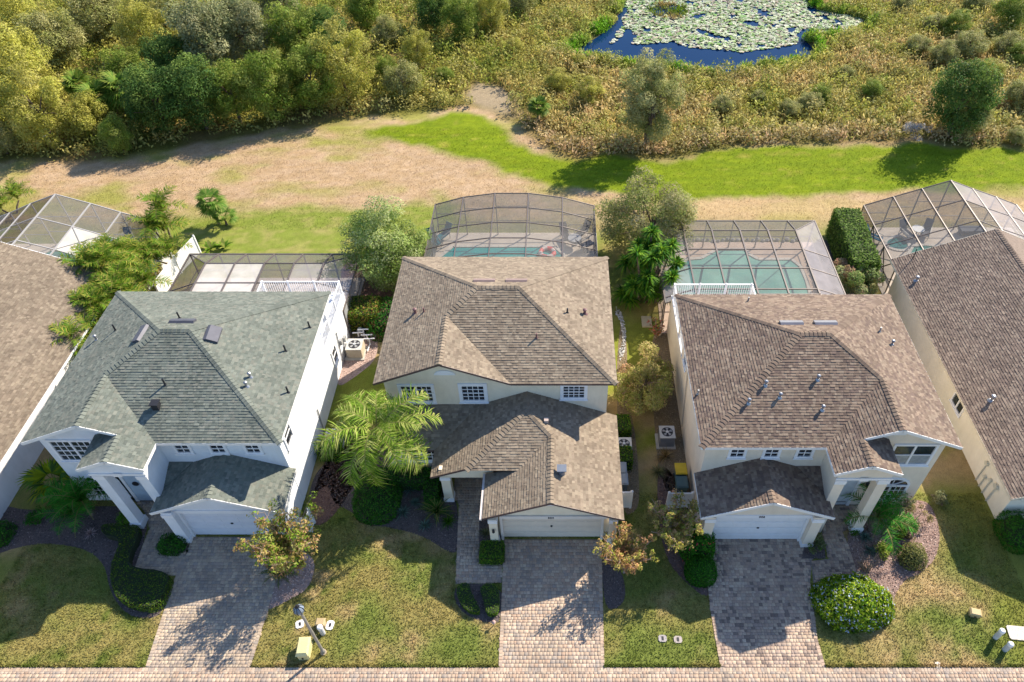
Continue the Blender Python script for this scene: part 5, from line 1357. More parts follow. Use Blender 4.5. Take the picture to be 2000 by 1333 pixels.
def palm(name, label, x, y, h, fr, nf, s=1, seed=0, lean=(0, 0), tr=.16, cat='palm', el=(-.5, .75), group=None, trunkmat=None, stems=1, yaw0=None):
    rng = random.Random(seed); e = empty(name, (0, 0, 0)); tag(e, label, cat, group)
    for st in range(stems):
        off = Vector((0, 0, 0)) if stems == 1 else Vector((rng.uniform(-.5, .5), rng.uniform(-.5, .5), 0)); hh = h*(1 if stems == 1 else rng.uniform(.55, 1.1))
        lx, ly = (lean if stems == 1 else (rng.uniform(-.6, .6), rng.uniform(-.6, .6)))
        if hh > .1:
            mb = MB(); mb.tube([off, off+Vector((lx*.35, ly*.35, hh*.5)), off+Vector((lx, ly, hh))], [tr*1.25, tr, tr*.8], 9)
            for k in range(int(hh/.35)):
                f_ = k*.35/hh; c_ = off+Vector((lx*f_*f_**.3, ly*f_*f_**.3, hh*f_)); mb.tube([c_, c_+Vector((0, 0, .04))], tr*(1.3-.4*f_), 9)
            mb.build('trunk', trunkmat or BARK, e, local=True)
        for k in range(nf):
            me = fr[k % len(fr)]; o = link_mesh('frond', me, e, True)
            a = (yaw0 or 0)+2.399963*k+rng.uniform(-.2, .2); f_ = k/nf; tilt = el[0]+(el[1]-el[0])*f_+rng.uniform(-.12, .12)
            o.location = off+Vector((lx, ly, hh+.1)); o.rotation_euler = (rng.uniform(-.25, .25), -tilt, a); q = s*rng.uniform(.82, 1.1)*(1-.15*f_); o.scale = (q, q, q)
    e.location = (x, y, 0); return e
# centre queen palm; crown sits over the side yard
pt = W(735, 838, 5.3)
pb = W(722, 925, 0)
palm('queen_palm', 'large feathery queen palm between the white house and the middle house', pb[0], pb[1], 5.0, FR_Q, 20, 1.03, 3, (pt[0]-pb[0], pt[1]-pb[1]), .17, el=(-.85, .65), trunkmat=plain('palm_trunk', (.24, .21, .17), .9, var=.2, scale=6))
# areca cluster by the far-left house
AL = ['areca palm clump at the lower end of the row, its shadow on the tan roof', 'areca palm clump second from the lower end of the row behind the white house', 'areca palm clump in the middle of the row along the tan roof', 'tallest bluish areca palm clump beside the far left pool',
      'areca palm clump against the back corner of the white house roof', 'yellowing areca palm clump beside the inner white fence', 'areca palm clump just above the second one, overlapping the tan roof edge',
      'feathery areca palm clump beside the far left pool, right of the tallest one', 'lowest areca palm clump at the bottom end of the row', 'areca palm clump touching the eave of the grey-green roof', 'areca palm clump hidden in the thick of the row', 'areca palm clump leaning over the tan roof above its shadow', 'small areca palm clump at the near end of the inner white fence']
for i, (px, py, z_, hh, s_, nf) in enumerate(((135, 655, 2.6, 2.2, 1.15, 9), (175, 605, 3.0, 2.6, 1.1, 9), (200, 560, 3, 2.8, 1.2, 9), (205, 522, 3.2, 3.2, 1.25, 10), (255, 545, 2.6, 2.3, 1.1, 9), (270, 520, 1.8, 1.5, 1.0, 8), (160, 640, 2.0, 1.8, 1.1, 8), (235, 500, 2.6, 2.4, 1.15, 9), (120, 680, 1.6, 1.4, 1.0, 8), (225, 575, 2.6, 2.2, 1.1, 9), (190, 590, 2.2, 1.8, 1.1, 8), (150, 610, 2.6, 2.3, 1.1, 8), (285, 500, 1.6, 1.3, 1.0, 7))):
    p = W(px, py, z_); palm('areca_palm', AL[i], p[0], p[1], hh, FR_A, nf+4, s_, 40+i, tr=.07, el=(-.1, 1.15), stems=3)
p = W(322, 450, 1.5); palm('areca_palm', 'tall areca palm at the upper end of the white fence', p[0], p[1], 2.4, FR_A, 9, 1.25, 51, tr=.07, el=(-.1, 1.2), stems=3)
p = W(320, 500, 1.2); palm('areca_palm', 'low areca palm leaning over the white fence below the tall one', p[0], p[1], 1.3, FR_A, 8, 1.05, 52, tr=.07, el=(-.1, 1.1), stems=2)
p = W(15, 405, .8); palm('areca_palm', 'bushy palm at the left edge behind the far left cage', p[0], p[1], 1.0, FR_A, 10, 1.1, 53, tr=.07, el=(0, 1.1), stems=2)
# fan palm on the back lawn, with banana-like plants
def fan_leaf(seed, R_, pal, nseg=17):
    rng = np.random.default_rng(seed); mbv = []; f = []; c = []
    st = .45*R_
    for i in range(nseg):
        a = (i/(nseg-1)-.5)*3.6; d = np.array([math.cos(a), math.sin(a), 0]); nx_ = np.array([-math.sin(a), math.cos(a), 0])
        b = np.array([st*1.6, 0, .1]); k = len(mbv); L = R_*rng.uniform(.85, 1.05)
        mbv += [b-nx_*.01, b+d*L*.55-nx_*.05*R_*1.4+[0, 0, .03], b+d*L+[0, 0, -.18*R_], b+d*L*.55+nx_*.05*R_*1.4+[0, 0, .03]]; f.append((k, k+1, k+2, k+3)); c.append(pick(pal, 1, rng)[0])
    k = len(mbv); mbv += [np.array([0, -.015, 0]), np.array([st*1.6, -.012, .1]), np.array([st*1.6, .012, .1]), np.array([0, .015, 0])]; f.append((k, k+1, k+2, k+3)); c.append(np.array([.15, .18, .05]))
    return np_mesh('frond', np.array(mbv), np.array(f), LEAF, col=np.array(c))
FAN = [fan_leaf(i, .75, [(.10, .19, .04), (.16, .25, .06), (.24, .29, .09)]) for i in range(3)]
FAN_D = [fan_leaf(i+9, .9, [(.09, .16, .03), (.14, .21, .045), (.20, .25, .06)]) for i in range(2)]
FAN_Y = [fan_leaf(i+19, .7, [(.10, .18, .03), (.22, .27, .03), (.06, .12, .03)]) for i in range(2)]
p = W(428, 437, 0); palm('fan_palm', 'small fan palm standing alone on the back lawn', p[0], p[1], 1.9, FAN, 16, 1.25, 61, tr=.1, el=(-.6, 1.1))
p = W(432, 436, 0); palm('fan_palm', 'low fan palm at the foot of the lone palm on the back lawn', p[0]+.5, p[1]-.2, .5, FAN, 9, 1.0, 62, tr=.08, el=(-.2, 1.1))
p = W(113, 985, .6); palm('fan_palm', 'fan palm with yellow-green leaves at the left corner of the white house', p[0]-.6, p[1]+1.2, .7, FAN_Y, 12, 1.5, 63, tr=.1, el=(0, 1.2))
def blade_plant(name, label, x, y, n, L, w, pal, seed, el=(.3, 1.4), h0=0, cat='plant', curve=.25, heads=1, spread=0, hh=0, group=None, trunk=0):
    rng = np.random.default_rng(seed); e = empty(name, (0, 0, 0)); tag(e, label, cat, group)
    mb = MB()
    for hd_ in range(heads):
        ox, oy = (rng.uniform(-spread, spread, 2) if heads > 1 else (0, 0)); oz = h0+(rng.uniform(0, hh) if heads > 1 else hh)
        m = n; a = rng.uniform(0, 2*math.pi, m); el_ = rng.uniform(el[0], el[1], m); l = L*rng.uniform(.7, 1.1, m)
        d = np.stack([np.cos(a)*np.cos(el_), np.sin(a)*np.cos(el_), np.sin(el_)], 1); sd_ = np.stack([-np.sin(a), np.cos(a), np.zeros(m)], 1)
        b = np.array([[ox, oy, oz]]); mid = b+d*l[:, None]*.5; tip = b+d*l[:, None]; tip[:, 2] -= curve*l; tip[:, 2] = np.maximum(tip[:, 2], .02)
        V = np.stack([b-sd_*w*.3, b+sd_*w*.3, mid+sd_*w*.5, tip, mid-sd_*w*.5], 1).reshape(-1, 3); o = np.arange(m)*5
        me = np_mesh('leaves', V, [np.stack([o, o+1, o+2, o+4], 1), np.stack([o+4, o+2, o+3], 1)], LEAF, col=np.tile(pick(pal, m, rng, .75, 1.25), (2, 1)))
        link_mesh('leaves', me, e, True)
        if trunk: mb.tube([(ox*.4, oy*.4, 0), (ox, oy, oz)], trunk, 7)
    if mb.v: mb.build('trunk', BARK, e, local=True)
    e.location = (x, y, 0); return e
BAN = [(.16, .26, .04), (.24, .33, .07), (.10, .19, .03), (.33, .36, .12)]
for i, (px, py, lb) in enumerate(((410, 492, 'broad-leaved green plant left of the pair behind the white house cage'), (436, 492, 'broad-leaved paler plant right of the pair behind the white house cage'))):
    p = W(px, py, 0); blade_plant('banana_plant', lb, p[0], p[1]+.3, 14, .95, .26, BAN, 70+i, (.3, 1.3), h0=.1)
# sago palms, pygmy palm
def sagoat(px, py, lb, s=1, fr=FR_S, nf=22, seed=1, hh=.25, z=.5, name='sago_palm', el=(-.1, 1.1)):
    p = W(px, py, z); palm(name, lb, p[0], p[1], hh, fr, nf, s, seed, tr=.12, el=el)
sagoat(852, 1000, 'dark green sago palm beside the entry walk of the middle house', 1.15, seed=81, nf=26)
sagoat(545, 1120, 'dark green sago palm under the crepe myrtle by the left driveway', 1.15, seed=82, nf=24)
sagoat(160, 980, 'large arching green palm in front of the white house windows', 1.15, FR_P, 16, 83, .9, 1.2, 'pygmy_palm', (-.1, 1.0))
sagoat(140, 1005, 'low arching green palm in the left bed nearest the lawn', .85, FR_P, 13, 84, .4, .6, 'pygmy_palm', (-.1, 1.0))
sagoat(1715, 1010, 'green pygmy palm beside the porch column of the peach house', 1.1, FR_P, 14, 85, 1.1, 1.3, 'pygmy_palm', (-.5, 1.0))
# blue-green grasses
BG_ = [(.13, .20, .17), (.19, .27, .22), (.10, .15, .12)]
for i, (px, py, L_, pl, lb) in enumerate(((786, 1000, .6, BG_, 'blue-grey grass tuft beside the large round hedge'), (830, 1025, .55, BG_, 'blue-grey grass tuft nearest the middle lawn'), (800, 955, .6, BG_, 'blue-grey grass tuft behind the dark hedges'), (875, 1018, .6, GREEN_, 'green grass tuft right of the sago palm'),
      (812, 980, .45, BG_, 'small blue-grey tuft left of the sago palm'), (948, 1040, .45, SAGE, 'pale grass tuft between the clipped box and the garage pier'), (175, 1040, .45, [(.5, .42, .42), (.4, .30, .30)], 'pinkish white bromeliad in the left bed'), (1690, 1048, .5, BG_, 'bluish agave below the porch column'), (1700, 1075, .5, BG_, 'bluish agave nearest the walk of the peach house'),
      (1385, 935, .0, GREEN_, ''), (1300, 890, .8, STRAW, 'dry grass clump beside the air conditioner of the peach house'), (1285, 920, .7, SAGE, 'pale green straggly clump below the dry grass'), (620, 880, .0, GREEN_, ''))):
    if L_ <= 0: continue
    p = W(px, py, .15); blade_plant('grass_tuft', lb, p[0], p[1], 90, L_, .03, pl, 90+i, (.2, 1.45), cat='ornamental grass', curve=.3)
# dracaena / yucca group by the peach cage
DR = [(.06, .17, .025), (.12, .25, .035), (.20, .32, .05), (.035, .11, .02)]
p = W(1268, 545, 0)
blade_plant('dracaena', 'tall bright green dracaena cluster with shaggy heads beside the peach house', p[0]-.35, p[1]-1.9, 120, .98, .09, DR, 120, (-.3, 1.4), heads=28, spread=1.75, hh=4.0, h0=.5, trunk=.06, cat='yucca', curve=.35)
# big shrubs and trees in the gaps
p = W(773, 545, 0); make_tree('shrub_tree', 'large feathery grey-green tree left of the arched pool cage', 'tree', 130, 2.9, 2.5, 3.1, 3.3, [(.24, .32, .09), (.32, .39, .14), (.17, .26, .06), (.44, .47, .25)], 30000, .18, k=95, rmin=.5, rmax=.95, tr=.14, stems=3, loc=(p[0]-.2, p[1]-.2, 0), low=-.9, aspect=.38)
p = W(1262, 520, 0); make_tree('shrub_tree', 'large olive and brown tree between the arched cage and the peach cage', 'tree', 131, 3.25, 2.7, 3.3, 3.2, [(.28, .30, .10), (.35, .34, .16), (.20, .25, .07), (.44, .38, .24)], 30000, .17, k=95, rmin=.5, rmax=.95, tr=.14, stems=3, loc=(p[0]-.1, p[1]+1.3, 0), low=-.9, aspect=.38)
p = W(745, 600, 1); solid_bush('bush', 'dark bush in the shade under the feathery tree', 'bush', p[0]+.3, p[1]-.5, 1.2, 1.6, 1.5, DGREEN+[(.12, .07, .04)], 132, 3000, .14)
hb = (20.95, 40.7)
solid_bush('hedge', 'long tall clipped hedge between the two right-hand pool cages', 'hedge', 20.9, 41.0, .95, 3.3, 2.5, [(.08, .15, .03), (.13, .21, .045), (.19, .26, .07)], 133, 12000, .14, box=True, rz=-.05)
p = W(1672, 545, 1.3); make_tree('bush', 'loose flowering bush at the near end of the tall hedge', 'bush', 134, 1.5, 1.9, 1.2, 1.3, [(.30, .35, .17), (.38, .41, .21), (.22, .29, .11), (.24, .35, .10), (.50, .27, .20)], 14000, .15, k=26, rmin=.35, rmax=.6, tr=.05, stems=3, loc=(p[0]+.05, p[1]-.3, 0), low=-.9)
solid_bush('hedge', 'clipped square hedge with reddish tips beside the white house', 'hedge', *W2(711, 612, .9), 1.05, .95, 1.6, [(.12, .19, .03), (.20, .26, .05), (.08, .13, .025), (.26, .16, .06)], 135, 4500, .13, box=True)
solid_bush('hedge', 'small clipped box in front of the rusty-fan air conditioner', 'hedge', *W2(645, 882, .45), .62, .4, .85, LIME[:3]+GREEN_, 136, 1800, .09, box=True)
solid_bush('hedge', 'upper clipped green box along the right wall of the middle house', 'hedge', *W2(1216, 834, .45), .42, .58, .9, GREEN_+LIME[:1], 137, 1800, .09, box=True)
solid_bush('hedge', 'lower clipped green box along the right wall of the middle house', 'hedge', *W2(1219, 895, .45), .42, .55, .9, GREEN_+LIME[:1], 138, 1800, .09, box=True)
solid_bush('hedge', 'small clipped box at the left pier of the middle garage', 'hedge', *W2(961, 1080, .3), .58, .52, .62, GREEN_+LIME[:1], 139, 2600, .07, box=True)
solid_bush('hedge', 'large rounded dark hedge in front of the middle house porch', 'hedge', *W2(735, 965, .6), 1.2, 1.45, 1.2, DGREEN+GREEN_[:1], 140, 6000, .09, lump=.05, flat=.7)
solid_bush('hedge', 'dark hedge arm running under the low front windows', 'hedge', *W2(790, 935, .5), 1.6, .42, 1.0, DGREEN, 141, 3200, .09, box=True)
solid_bush('hedge', 'dark clipped hedge block left of the porch pier', 'hedge', *W2(846, 955, .5), .36, .75, 1.0, DGREEN, 142, 2200, .09, box=True)
def half_moon(lb, pts, hz, seed, pal, dens=420, size=.06, z=.25):
    """clipped hedge with a free-form outline"""
    P_ = smooth_poly(pts, 2); rng = np.random.default_rng(seed); xs = [p[0] for p in P_]; ys = [p[1] for p in P_]; cx_ = sum(xs)/len(xs); cy_ = sum(ys)/len(ys)
    h = empty('hedge', (cx_, cy_, 0)); tag(h, lb, 'hedge'); A_ = (max(xs)-min(xs))*(max(ys)-min(ys)); n = int(A_*dens)
    x = rng.uniform(min(xs), max(xs), n); y = rng.uniform(min(ys), max(ys), n); d = sdpoly(x, y, P_); k = d > 0; x, y, d = x[k], y[k], d[k]
    zt_ = hz*(1-.25*np.clip(1-d/.18, 0, 1)**2)
    C = [np.stack([x, y, zt_+rng.normal(0, .012, len(x))], 1)]; Nn = [np.tile([[0, 0, 1.]], (len(x), 1))]
    m = len(P_)
    for i in range(m):
        a = np.array(P_[i]); b = np.array(P_[(i+1) % m]); L = np.hypot(*(b-a)); q = int(L*hz*dens*1.3)+1; t = rng.random(q); pp = a+(b-a)*t[:, None]; nn = np.array([(b-a)[1], -(b-a)[0]])/max(L, 1e-6)
        if sdpoly(np.array([(a+b)[0]/2+nn[0]*.02]), np.array([(a+b)[1]/2+nn[1]*.02]), P_)[0] > 0: nn = -nn
        C.append(np.column_stack([pp-nn*.02, rng.uniform(.02, hz*.9, q)])); Nn.append(np.tile([[nn[0], nn[1], .2]], (q, 1)))
    C = np.concatenate(C); Nn = np.concatenate(Nn); n = len(C)
    V, Fq = leaf_quads(C, rng.uniform(.6, 1.3, n)*size, rng, .6, N0=Nn*1.4); col = pick(pal, n, rng)*(.8+.4*fbm(C[:, 0]*2, C[:, 1]*2, seed))[:, None]
    link_mesh('foliage', np_mesh('foliage', V, Fq, LEAF, col=col), h)
    inner = [(cx_+(p[0]-cx_)*.93, cy_+(p[1]-cy_)*.93) for p in P_]
    mb = MB(); mb.prism(inner, 0, hz*.88); mb.build('dark_core', plain('bush_inside_dark', (.02, .03, .012), .95), h)  # same dark solid core, painted as the hedge's shaded inside
HM = [(.08, .16, .025), (.12, .21, .035), (.06, .13, .02), (.18, .25, .05)]
half_moon('left half-moon clipped hedge beside the middle driveway', P((893, 1145), (918, 1142), (922, 1165), (940, 1195), (935, 1205), (910, 1198), (893, 1170)), .35, 150, HM)
half_moon('right half-moon clipped hedge against the middle driveway edge', P((935, 1148), (975, 1143), (977, 1200), (965, 1208), (950, 1205), (945, 1175)), .4, 151, HM)
half_moon('low dark curving hedge beside the left entry walk', P((205, 1030), (255, 1032), (283, 1035), (272, 1065), (262, 1082), (256, 1118), (345, 1125), (335, 1165), (318, 1197), (285, 1200), (240, 1185), (222, 1150), (222, 1110), (240, 1070), (235, 1055), (203, 1050)), .5, 152, [(.06, .12, .02), (.09, .155, .03), (.045, .09, .02), (.15, .20, .03)], dens=330, size=.07)
solid_bush('bush', 'dark clipped bush between the entry walk and the left garage pier', 'bush', *W2(335, 1062, .3), .62, .5, .7, DGREEN, 153, 2200, .08)
solid_bush('bush', 'small dark bush at the left edge of the picture', 'bush', *W2(2, 1040, .4), .45, .6, .8, DGREEN, 154, 1200, .09)
solid_bush('bush', 'glossy round dark bush beside the right driveway, nearest the street', 'bush', *W2(1370, 1112, .45), .75, .72, 1.0, [(.03, .12, .015), (.045, .16, .02), (.07, .20, .03), (.02, .08, .015)], 155, 4200, .08, lump=.04, flat=.85)
solid_bush('bush', 'glossy green bush with a few red flowers at the right garage corner', 'bush', *W2(1362, 1060, .6), .85, .8, 1.3, [(.05, .17, .02), (.08, .22, .03), (.035, .12, .02)], 156, 4200, .10, flowers=([(.7, .05, .12), (.6, .12, .1)], .015, 0), lump=.10)
solid_bush('bush', 'wide rounded lime bush with pale blue flowers beside the right driveway', 'bush', *W2(1668, 1172, .5), 1.72, 1.32, 1.25, [(.16, .26, .03), (.27, .38, .05), (.38, .44, .08), (.07, .15, .02)], 157, 11000, .12, flowers=([(.55, .62, .80), (.72, .74, .82)], .10, 0), lump=.16, flat=.9)
solid_bush('bush', 'round green bush at the corner of the far right house', 'bush', *W2(1990, 1035, .6), .85, 1.0, 1.3, [(.05, .16, .02), (.07, .19, .03), (.03, .11, .015)], 158, 3600, .09, lump=.05)
solid_bush('bush', 'olive ball-shaped bush on the pink mulch', 'bush', *W2(1783, 1086, .35), .62, .6, .85, [(.19, .20, .07), (.25, .24, .10), (.14, .15, .05)], 159, 2200, .08)
for i, (px, py, rx_, hz_, pl, lb) in enumerate(((1790, 1010, .75, 1.1, [(.28, .25, .11), (.35, .28, .14), (.18, .17, .07)], 'straggly straw-green bush at the top of the pink mulch bed'), (1775, 1040, .5, .8, [(.16, .12, .06), (.22, .18, .08), (.1, .09, .04)], 'sparse brown bush in the middle of the pink mulch bed'),
        (1752, 1040, .4, .7, LIME, 'thin lime shoots standing left of the brown bush'), (1725, 1078, .35, .6, LIME, 'thin lime shoots beside the bare sticks'), (1590, 1065, .42, .75, SAGE+GREEN_, 'small grey-green shrub by the right pier of the peach garage'), (1668, 1030, .3, .5, GREEN_, 'low green plant at the foot of the porch column'), (1835, 975, .3, .7, SAGE, 'tiny pale shrub on the side lawn of the peach house'), (70, 1010, .5, .5, DGREEN, 'low dark plant in the left bed'), (250, 1010, .5, .9, GREEN_, 'green shrub behind the left porch column'),
        (1030, 0, 0, 0, None, ''))):
    if not pl: continue
    p = W(px, py, hz_*.4); make_tree('shrub', lb, 'shrub', 160+i, rx_, rx_, hz_*.5, hz_*.55, pl, 900, .10, k=14, rmin=.12, rmax=.24, tr=.02, stems=3, loc=(p[0], p[1], 0), low=-.8)
# bare sticks
p = W(1700, 1105, 0); mb = MB(); R = random.Random(4)
for k in range(14):
    a = R.uniform(.6, 2.6); mb.tube([(R.uniform(-.15, .15), R.uniform(-.1, .1), 0), (math.cos(a)*R.uniform(.4, .9), math.sin(a)*R.uniform(.2, .7), R.uniform(.4, 1.0))], [.03, .012], 5)
e_ = empty('bare_shrub', (p[0]-.3, p[1]-.3, 0)); tag(e_, 'bundle of bare brown canes above the lime flowering bush', 'shrub'); mb.build('canes', plain('cane', (.25, .17, .12), .9), e_, local=True)
# crepe myrtles and flowering trees: vase of stems with sparse leaves
def vase_tree(name, lb, x, y, h, spread, pal, seed, n=1800, size=.11, stems=9, twc=(.34, .24, .19), twigs=10, blossoms=None, lowb=.35, cat='tree'):
    rng = np.random.default_rng(seed); R = random.Random(seed); e = empty(name, (0, 0, 0)); tag(e, lb, cat); mb = MB(); tips = []
    mb.tube([(0, 0, 0), (.03, 0, h*.16)], [.09, .08], 8)
    for s_ in range(stems):
        a = 2*math.pi*s_/stems+R.uniform(-.3, .3); sp = spread*R.uniform(.45, 1.0); top = Vector((math.cos(a)*sp, math.sin(a)*sp, h*R.uniform(.72, 1.0))); b0 = Vector((math.cos(a)*.05, math.sin(a)*.05, h*.12)); mid = b0.lerp(top, .5)+Vector((-math.cos(a)*sp*.18, -math.sin(a)*sp*.18, 0))
        mb.tube([b0, mid, top], [.045, .03, .012], 6)
        for t_ in range(twigs):
            f_ = R.uniform(lowb, 1.0); st = mid.lerp(top, (f_-.5)*2) if f_ > .5 else b0.lerp(mid, f_*2); d = Vector((R.gauss(0, 1), R.gauss(0, 1), R.uniform(.0, 1.2))).normalized()*R.uniform(.25, .6)*h*.28; q = st+d; mb.tube([st, q], [.012, .004], 4, cap=False); tips.append((*q, R.uniform(.10, .22)*h*.28)); tips.append((*(st.lerp(q, .6)), .14*h*.28))
    mb.build('trunk', plain('twig_%d' % int(twc[0]*100), twc, .8, var=.2), e, local=True)
    tips = np.array(tips); V, Fq, col = crown_cloud(rng, tips, n, .9, size, pal, cjit=.2)
    if blossoms: fc, fr_ = blossoms; kk = rng.random(len(col)) < fr_; col[kk] = pick(fc, int(kk.sum()), rng, .85, 1.15)
    link_mesh('crown', np_mesh('crown', V, Fq, LEAF, col=col), e, True); e.location = (x, y, 0); return e
MYR = [(.40, .22, .12), (.24, .36, .06), (.32, .40, .09), (.20, .32, .05), (.42, .24, .12), (.46, .30, .17), (.16, .25, .04), (.50, .40, .20)]
p = W(575, 1112, 0); vase_tree('crepe_myrtle', 'tall thin crepe myrtle with orange and green leaves by the left garage', p[0]+.1, p[1]-.1, 4.3, 1.95, MYR, 200, 11000, .14, 16, twigs=20, lowb=.12)
p = W(1217, 1118, 0); vase_tree('crepe_myrtle', 'small crepe myrtle with coppery leaves right of the middle garage', p[0]+.05, p[1], 3.0, 1.45, [(.50, .28, .16), (.56, .36, .20), (.42, .22, .12), (.45, .38, .14), (.30, .36, .08)], 201, 7000, .12, 16, twigs=12)
p = W(1318, 1075, 0); vase_tree('crepe_myrtle', 'crepe myrtle with yellow and pink leaves at the left corner of the peach garage', p[0]-.1, p[1]+.2, 3.3, 1.6, [(.42, .36, .10), (.50, .42, .16), (.20, .26, .06), (.55, .32, .24), (.14, .20, .06)], 202, 6500, .13, 15, twigs=12)
p = W(1262, 748, 1.4); make_tree('rose_tree', 'sprawling shrub with pink blossoms between the middle and peach houses', 'tree', 203, 1.9, 2.6, 1.3, 1.55, [(.34, .34, .11), (.44, .41, .16), (.24, .28, .08), (.46, .40, .19), (.34, .33, .12), (.28, .30, .10), (.54, .30, .22)], 15000, .13, k=75, rmin=.2, rmax=.6, tr=.05, stems=5, loc=(p[0]-.1, p[1], 0), low=-.9, shell=.25, nb=20, trunkmat=plain('twig_34', (.34, .24, .19), .8, var=.2))
p = W(1272, 660, 0); vase_tree('rose_bush', 'small red-flowered bush beside the tan slab', p[0]+.3, p[1], 1.3, .7, [(.2, .2, .07), (.3, .22, .1)], 204, 900, .10, 7, twigs=8, blossoms=([(.65, .10, .12), (.6, .2, .18)], .3), cat='bush')
p = W(1783, 960, 0); vase_tree('vine', 'scraggly vine by the arched window of the peach house', 17.7, 20.1, 1.9, .35, SAGE, 205, 350, .10, 5, twigs=6, cat='vine')
p = W(330, 560, .6); vase_tree('shrub', 'yellowish twiggy shrub inside the white fence', -27.6, 38.2, 1.6, .8, [(.36, .30, .08), (.28, .26, .08), (.42, .30, .12)], 206, 1400, .12, 8, twigs=9, cat='shrub')
solid_bush('hedge', 'low dark green foliage beside the left house wall under the areca palms', 'bush', *W2(150, 690, .8), .8, 2.2, 1.2, DGREEN, 207, 3000, .14)
# ------------------------------------------------------------------ wild land: scrub, reeds, shrubs and trees
def project(x, y, z):
    zc = y*_c-(z-CAMH)*_s; v = (-y*_s-(z-CAMH)*_c)/zc
    return CX+F*x/zc, CY+F*v
def gz(x, y): return float(ground_z(np.array([x]), np.array([y]))[0])
def scrub(name, seed, n, region, hfun, palfun, leaves, size, blade=False, rmin=.3, rmax=.8):
    rng = np.random.default_rng(seed)
    x = rng.uniform(-74, 66, n); y = rng.uniform(50, 102, n)
    px, py = project(x, y, 0.5); k = (px > -90) & (px < 2090) & (py > -70)
    x, y = x[k], y[k]; k = region(x, y); x, y = x[k], y[k]; m = len(x)
    r = rng.uniform(rmin, rmax, m); h = hfun(x, y)*rng.uniform(.6, 1.35, m); z0 = ground_z(x, y)
    base = sat(palfun(x, y, rng), 1.08)*rng.uniform(.8, 1.22, (m, 1))
    L = leaves; N_ = m*L; I = np.repeat(np.arange(m), L)
    d = rng.normal(size=(N_, 3)); d[:, 2] = np.abs(d[:, 2]); d /= np.linalg.norm(d, axis=1, keepdims=True)
    q = rng.uniform(.45, 1.05, N_)**.6
    C = np.stack([x[I]+d[:, 0]*r[I]*q, y[I]+d[:, 1]*r[I]*q, z0[I]+.05+d[:, 2]*h[I]*q], 1)
    s = rng.uniform(.6, 1.4, N_)*size
    if blade:
        D = d*.7+rng.normal(size=d.shape)*.35; D[:, 2] = np.abs(D[:, 2])+.7
        V, Fq = leaf_quads(C, s*1.9, rng, .22, D=D)
    else: V, Fq = leaf_quads(C, s, rng, .55, N0=d*.8)
    col = base[I]*rng.uniform(.65, 1.35, (N_, 1))
    o = link_mesh(name, np_mesh(name, V, Fq, LEAF, col=col)); tag(o, kind='stuff'); return o
def W_(x, y): return sdpoly(x, y, WILD)
def inwild(x, y): return (W_(x, y) > .2+.8*(vnoise(x*.8, y*.8, 3))) & (sdpoly(x, y, POND) < -.6) & (sdpoly(x, y, DIRT) < .1)
def leftness(x, y): return np.clip((-1-x+.35*(y-60))/12, 0, 1)
def lerp3(a, b, t): return np.array(a)*(1-t)[:, None]+np.array(b)*t[:, None]
def pal_mix(x, y, rng):
    n = fbm(x*.22, y*.22, 71); n2 = fbm(x*.6, y*.6, 72); l = leftness(x, y)
    right = lerp3((.47, .39, .17), (.34, .35, .09), np.clip((n-.40)*5, 0, 1)); right = right*.75+.25*lerp3((.54, .41, .22), (.38, .40, .10), np.clip((n2-.42)*6, 0, 1))
    left = lerp3((.42, .38, .11), (.24, .29, .06), np.clip((n2-.4)*4, 0, 1))
    c = right*(1-l)[:, None]+left*l[:, None]
    e = np.clip(1-W_(x, y)/3.5, 0, 1)*(1-.7*l); c = c*(1-e[:, None])+np.array([.52, .40, .245])*e[:, None]
    w = np.clip(1-(-sdpoly(x, y, POND))/3.0, 0, 1)*np.clip(vnoise(x*.5, y*.5, 8)*1.8, 0, 1); c = c*(1-w[:, None])+np.array([.26, .36, .06])*w[:, None]
    return c
scrub('undergrowth', 1, 19000, inwild, lambda x, y: .55+.75*fbm(x*.3, y*.3, 5)+1.0*leftness(x, y)*fbm(x*.25, y*.25, 6), pal_mix, 17, .27)
def strawpal(x, y, rng): return pal_mix(x, y, rng)*np.array([1.35, 1.18, 1.3])
scrub('marsh_grass', 3, 12000, lambda x, y: inwild(x, y) & (leftness(x, y) < .8), lambda x, y: .7+.6*fbm(x*.3, y*.3, 5), strawpal, 12, .22, blade=True)
scrub('reeds', 4, 90000, lambda x, y: (np.abs(sdpoly(x, y, POND)+.75) < .6) & (fbm(x*.35, y*.35, 12) > .38), lambda x, y: .55+.5*vnoise(x*.5, y*.5, 2), lambda x, y, r: lerp3((.18, .36, .04), (.42, .42, .12), np.clip((fbm(x*.4, y*.4, 14)-.4)*4, 0, 1)), 26, .20, blade=True, rmin=.25, rmax=.5)
MASS = [(.30, .34, .07), (.40, .41, .10), (.52, .46, .22), (.24, .30, .07), (.48, .38, .20), (.36, .32, .12), (.20, .26, .06)]
scrub('bushy_scrub', 6, 3400, lambda x, y: inwild(x, y) & (fbm(x*.18, y*.18, 91) > .42), lambda x, y: .9+.9*vnoise(x*.3, y*.3, 5), lambda x, y, r: .55*np.array(MASS)[r.integers(0, 7, len(x))]+.45*pal_mix(x, y, r), 95, .22, rmin=.7, rmax=1.5)
# small grassy islet
ISL = P((1265, 18), (1290, 4), (1330, 8), (1345, 22), (1320, 32), (1280, 28))
scrub('islet_reeds', 5, 60000, lambda x, y: sdpoly(x, y, ISL) > -.3, lambda x, y: .6+0*x, lambda x, y, r: lerp3((.16, .24, .03), (.36, .27, .11), np.clip((vnoise(x*.4, y*.4, 14)-.3)*2, 0, 1)), 16, .25, blade=True)
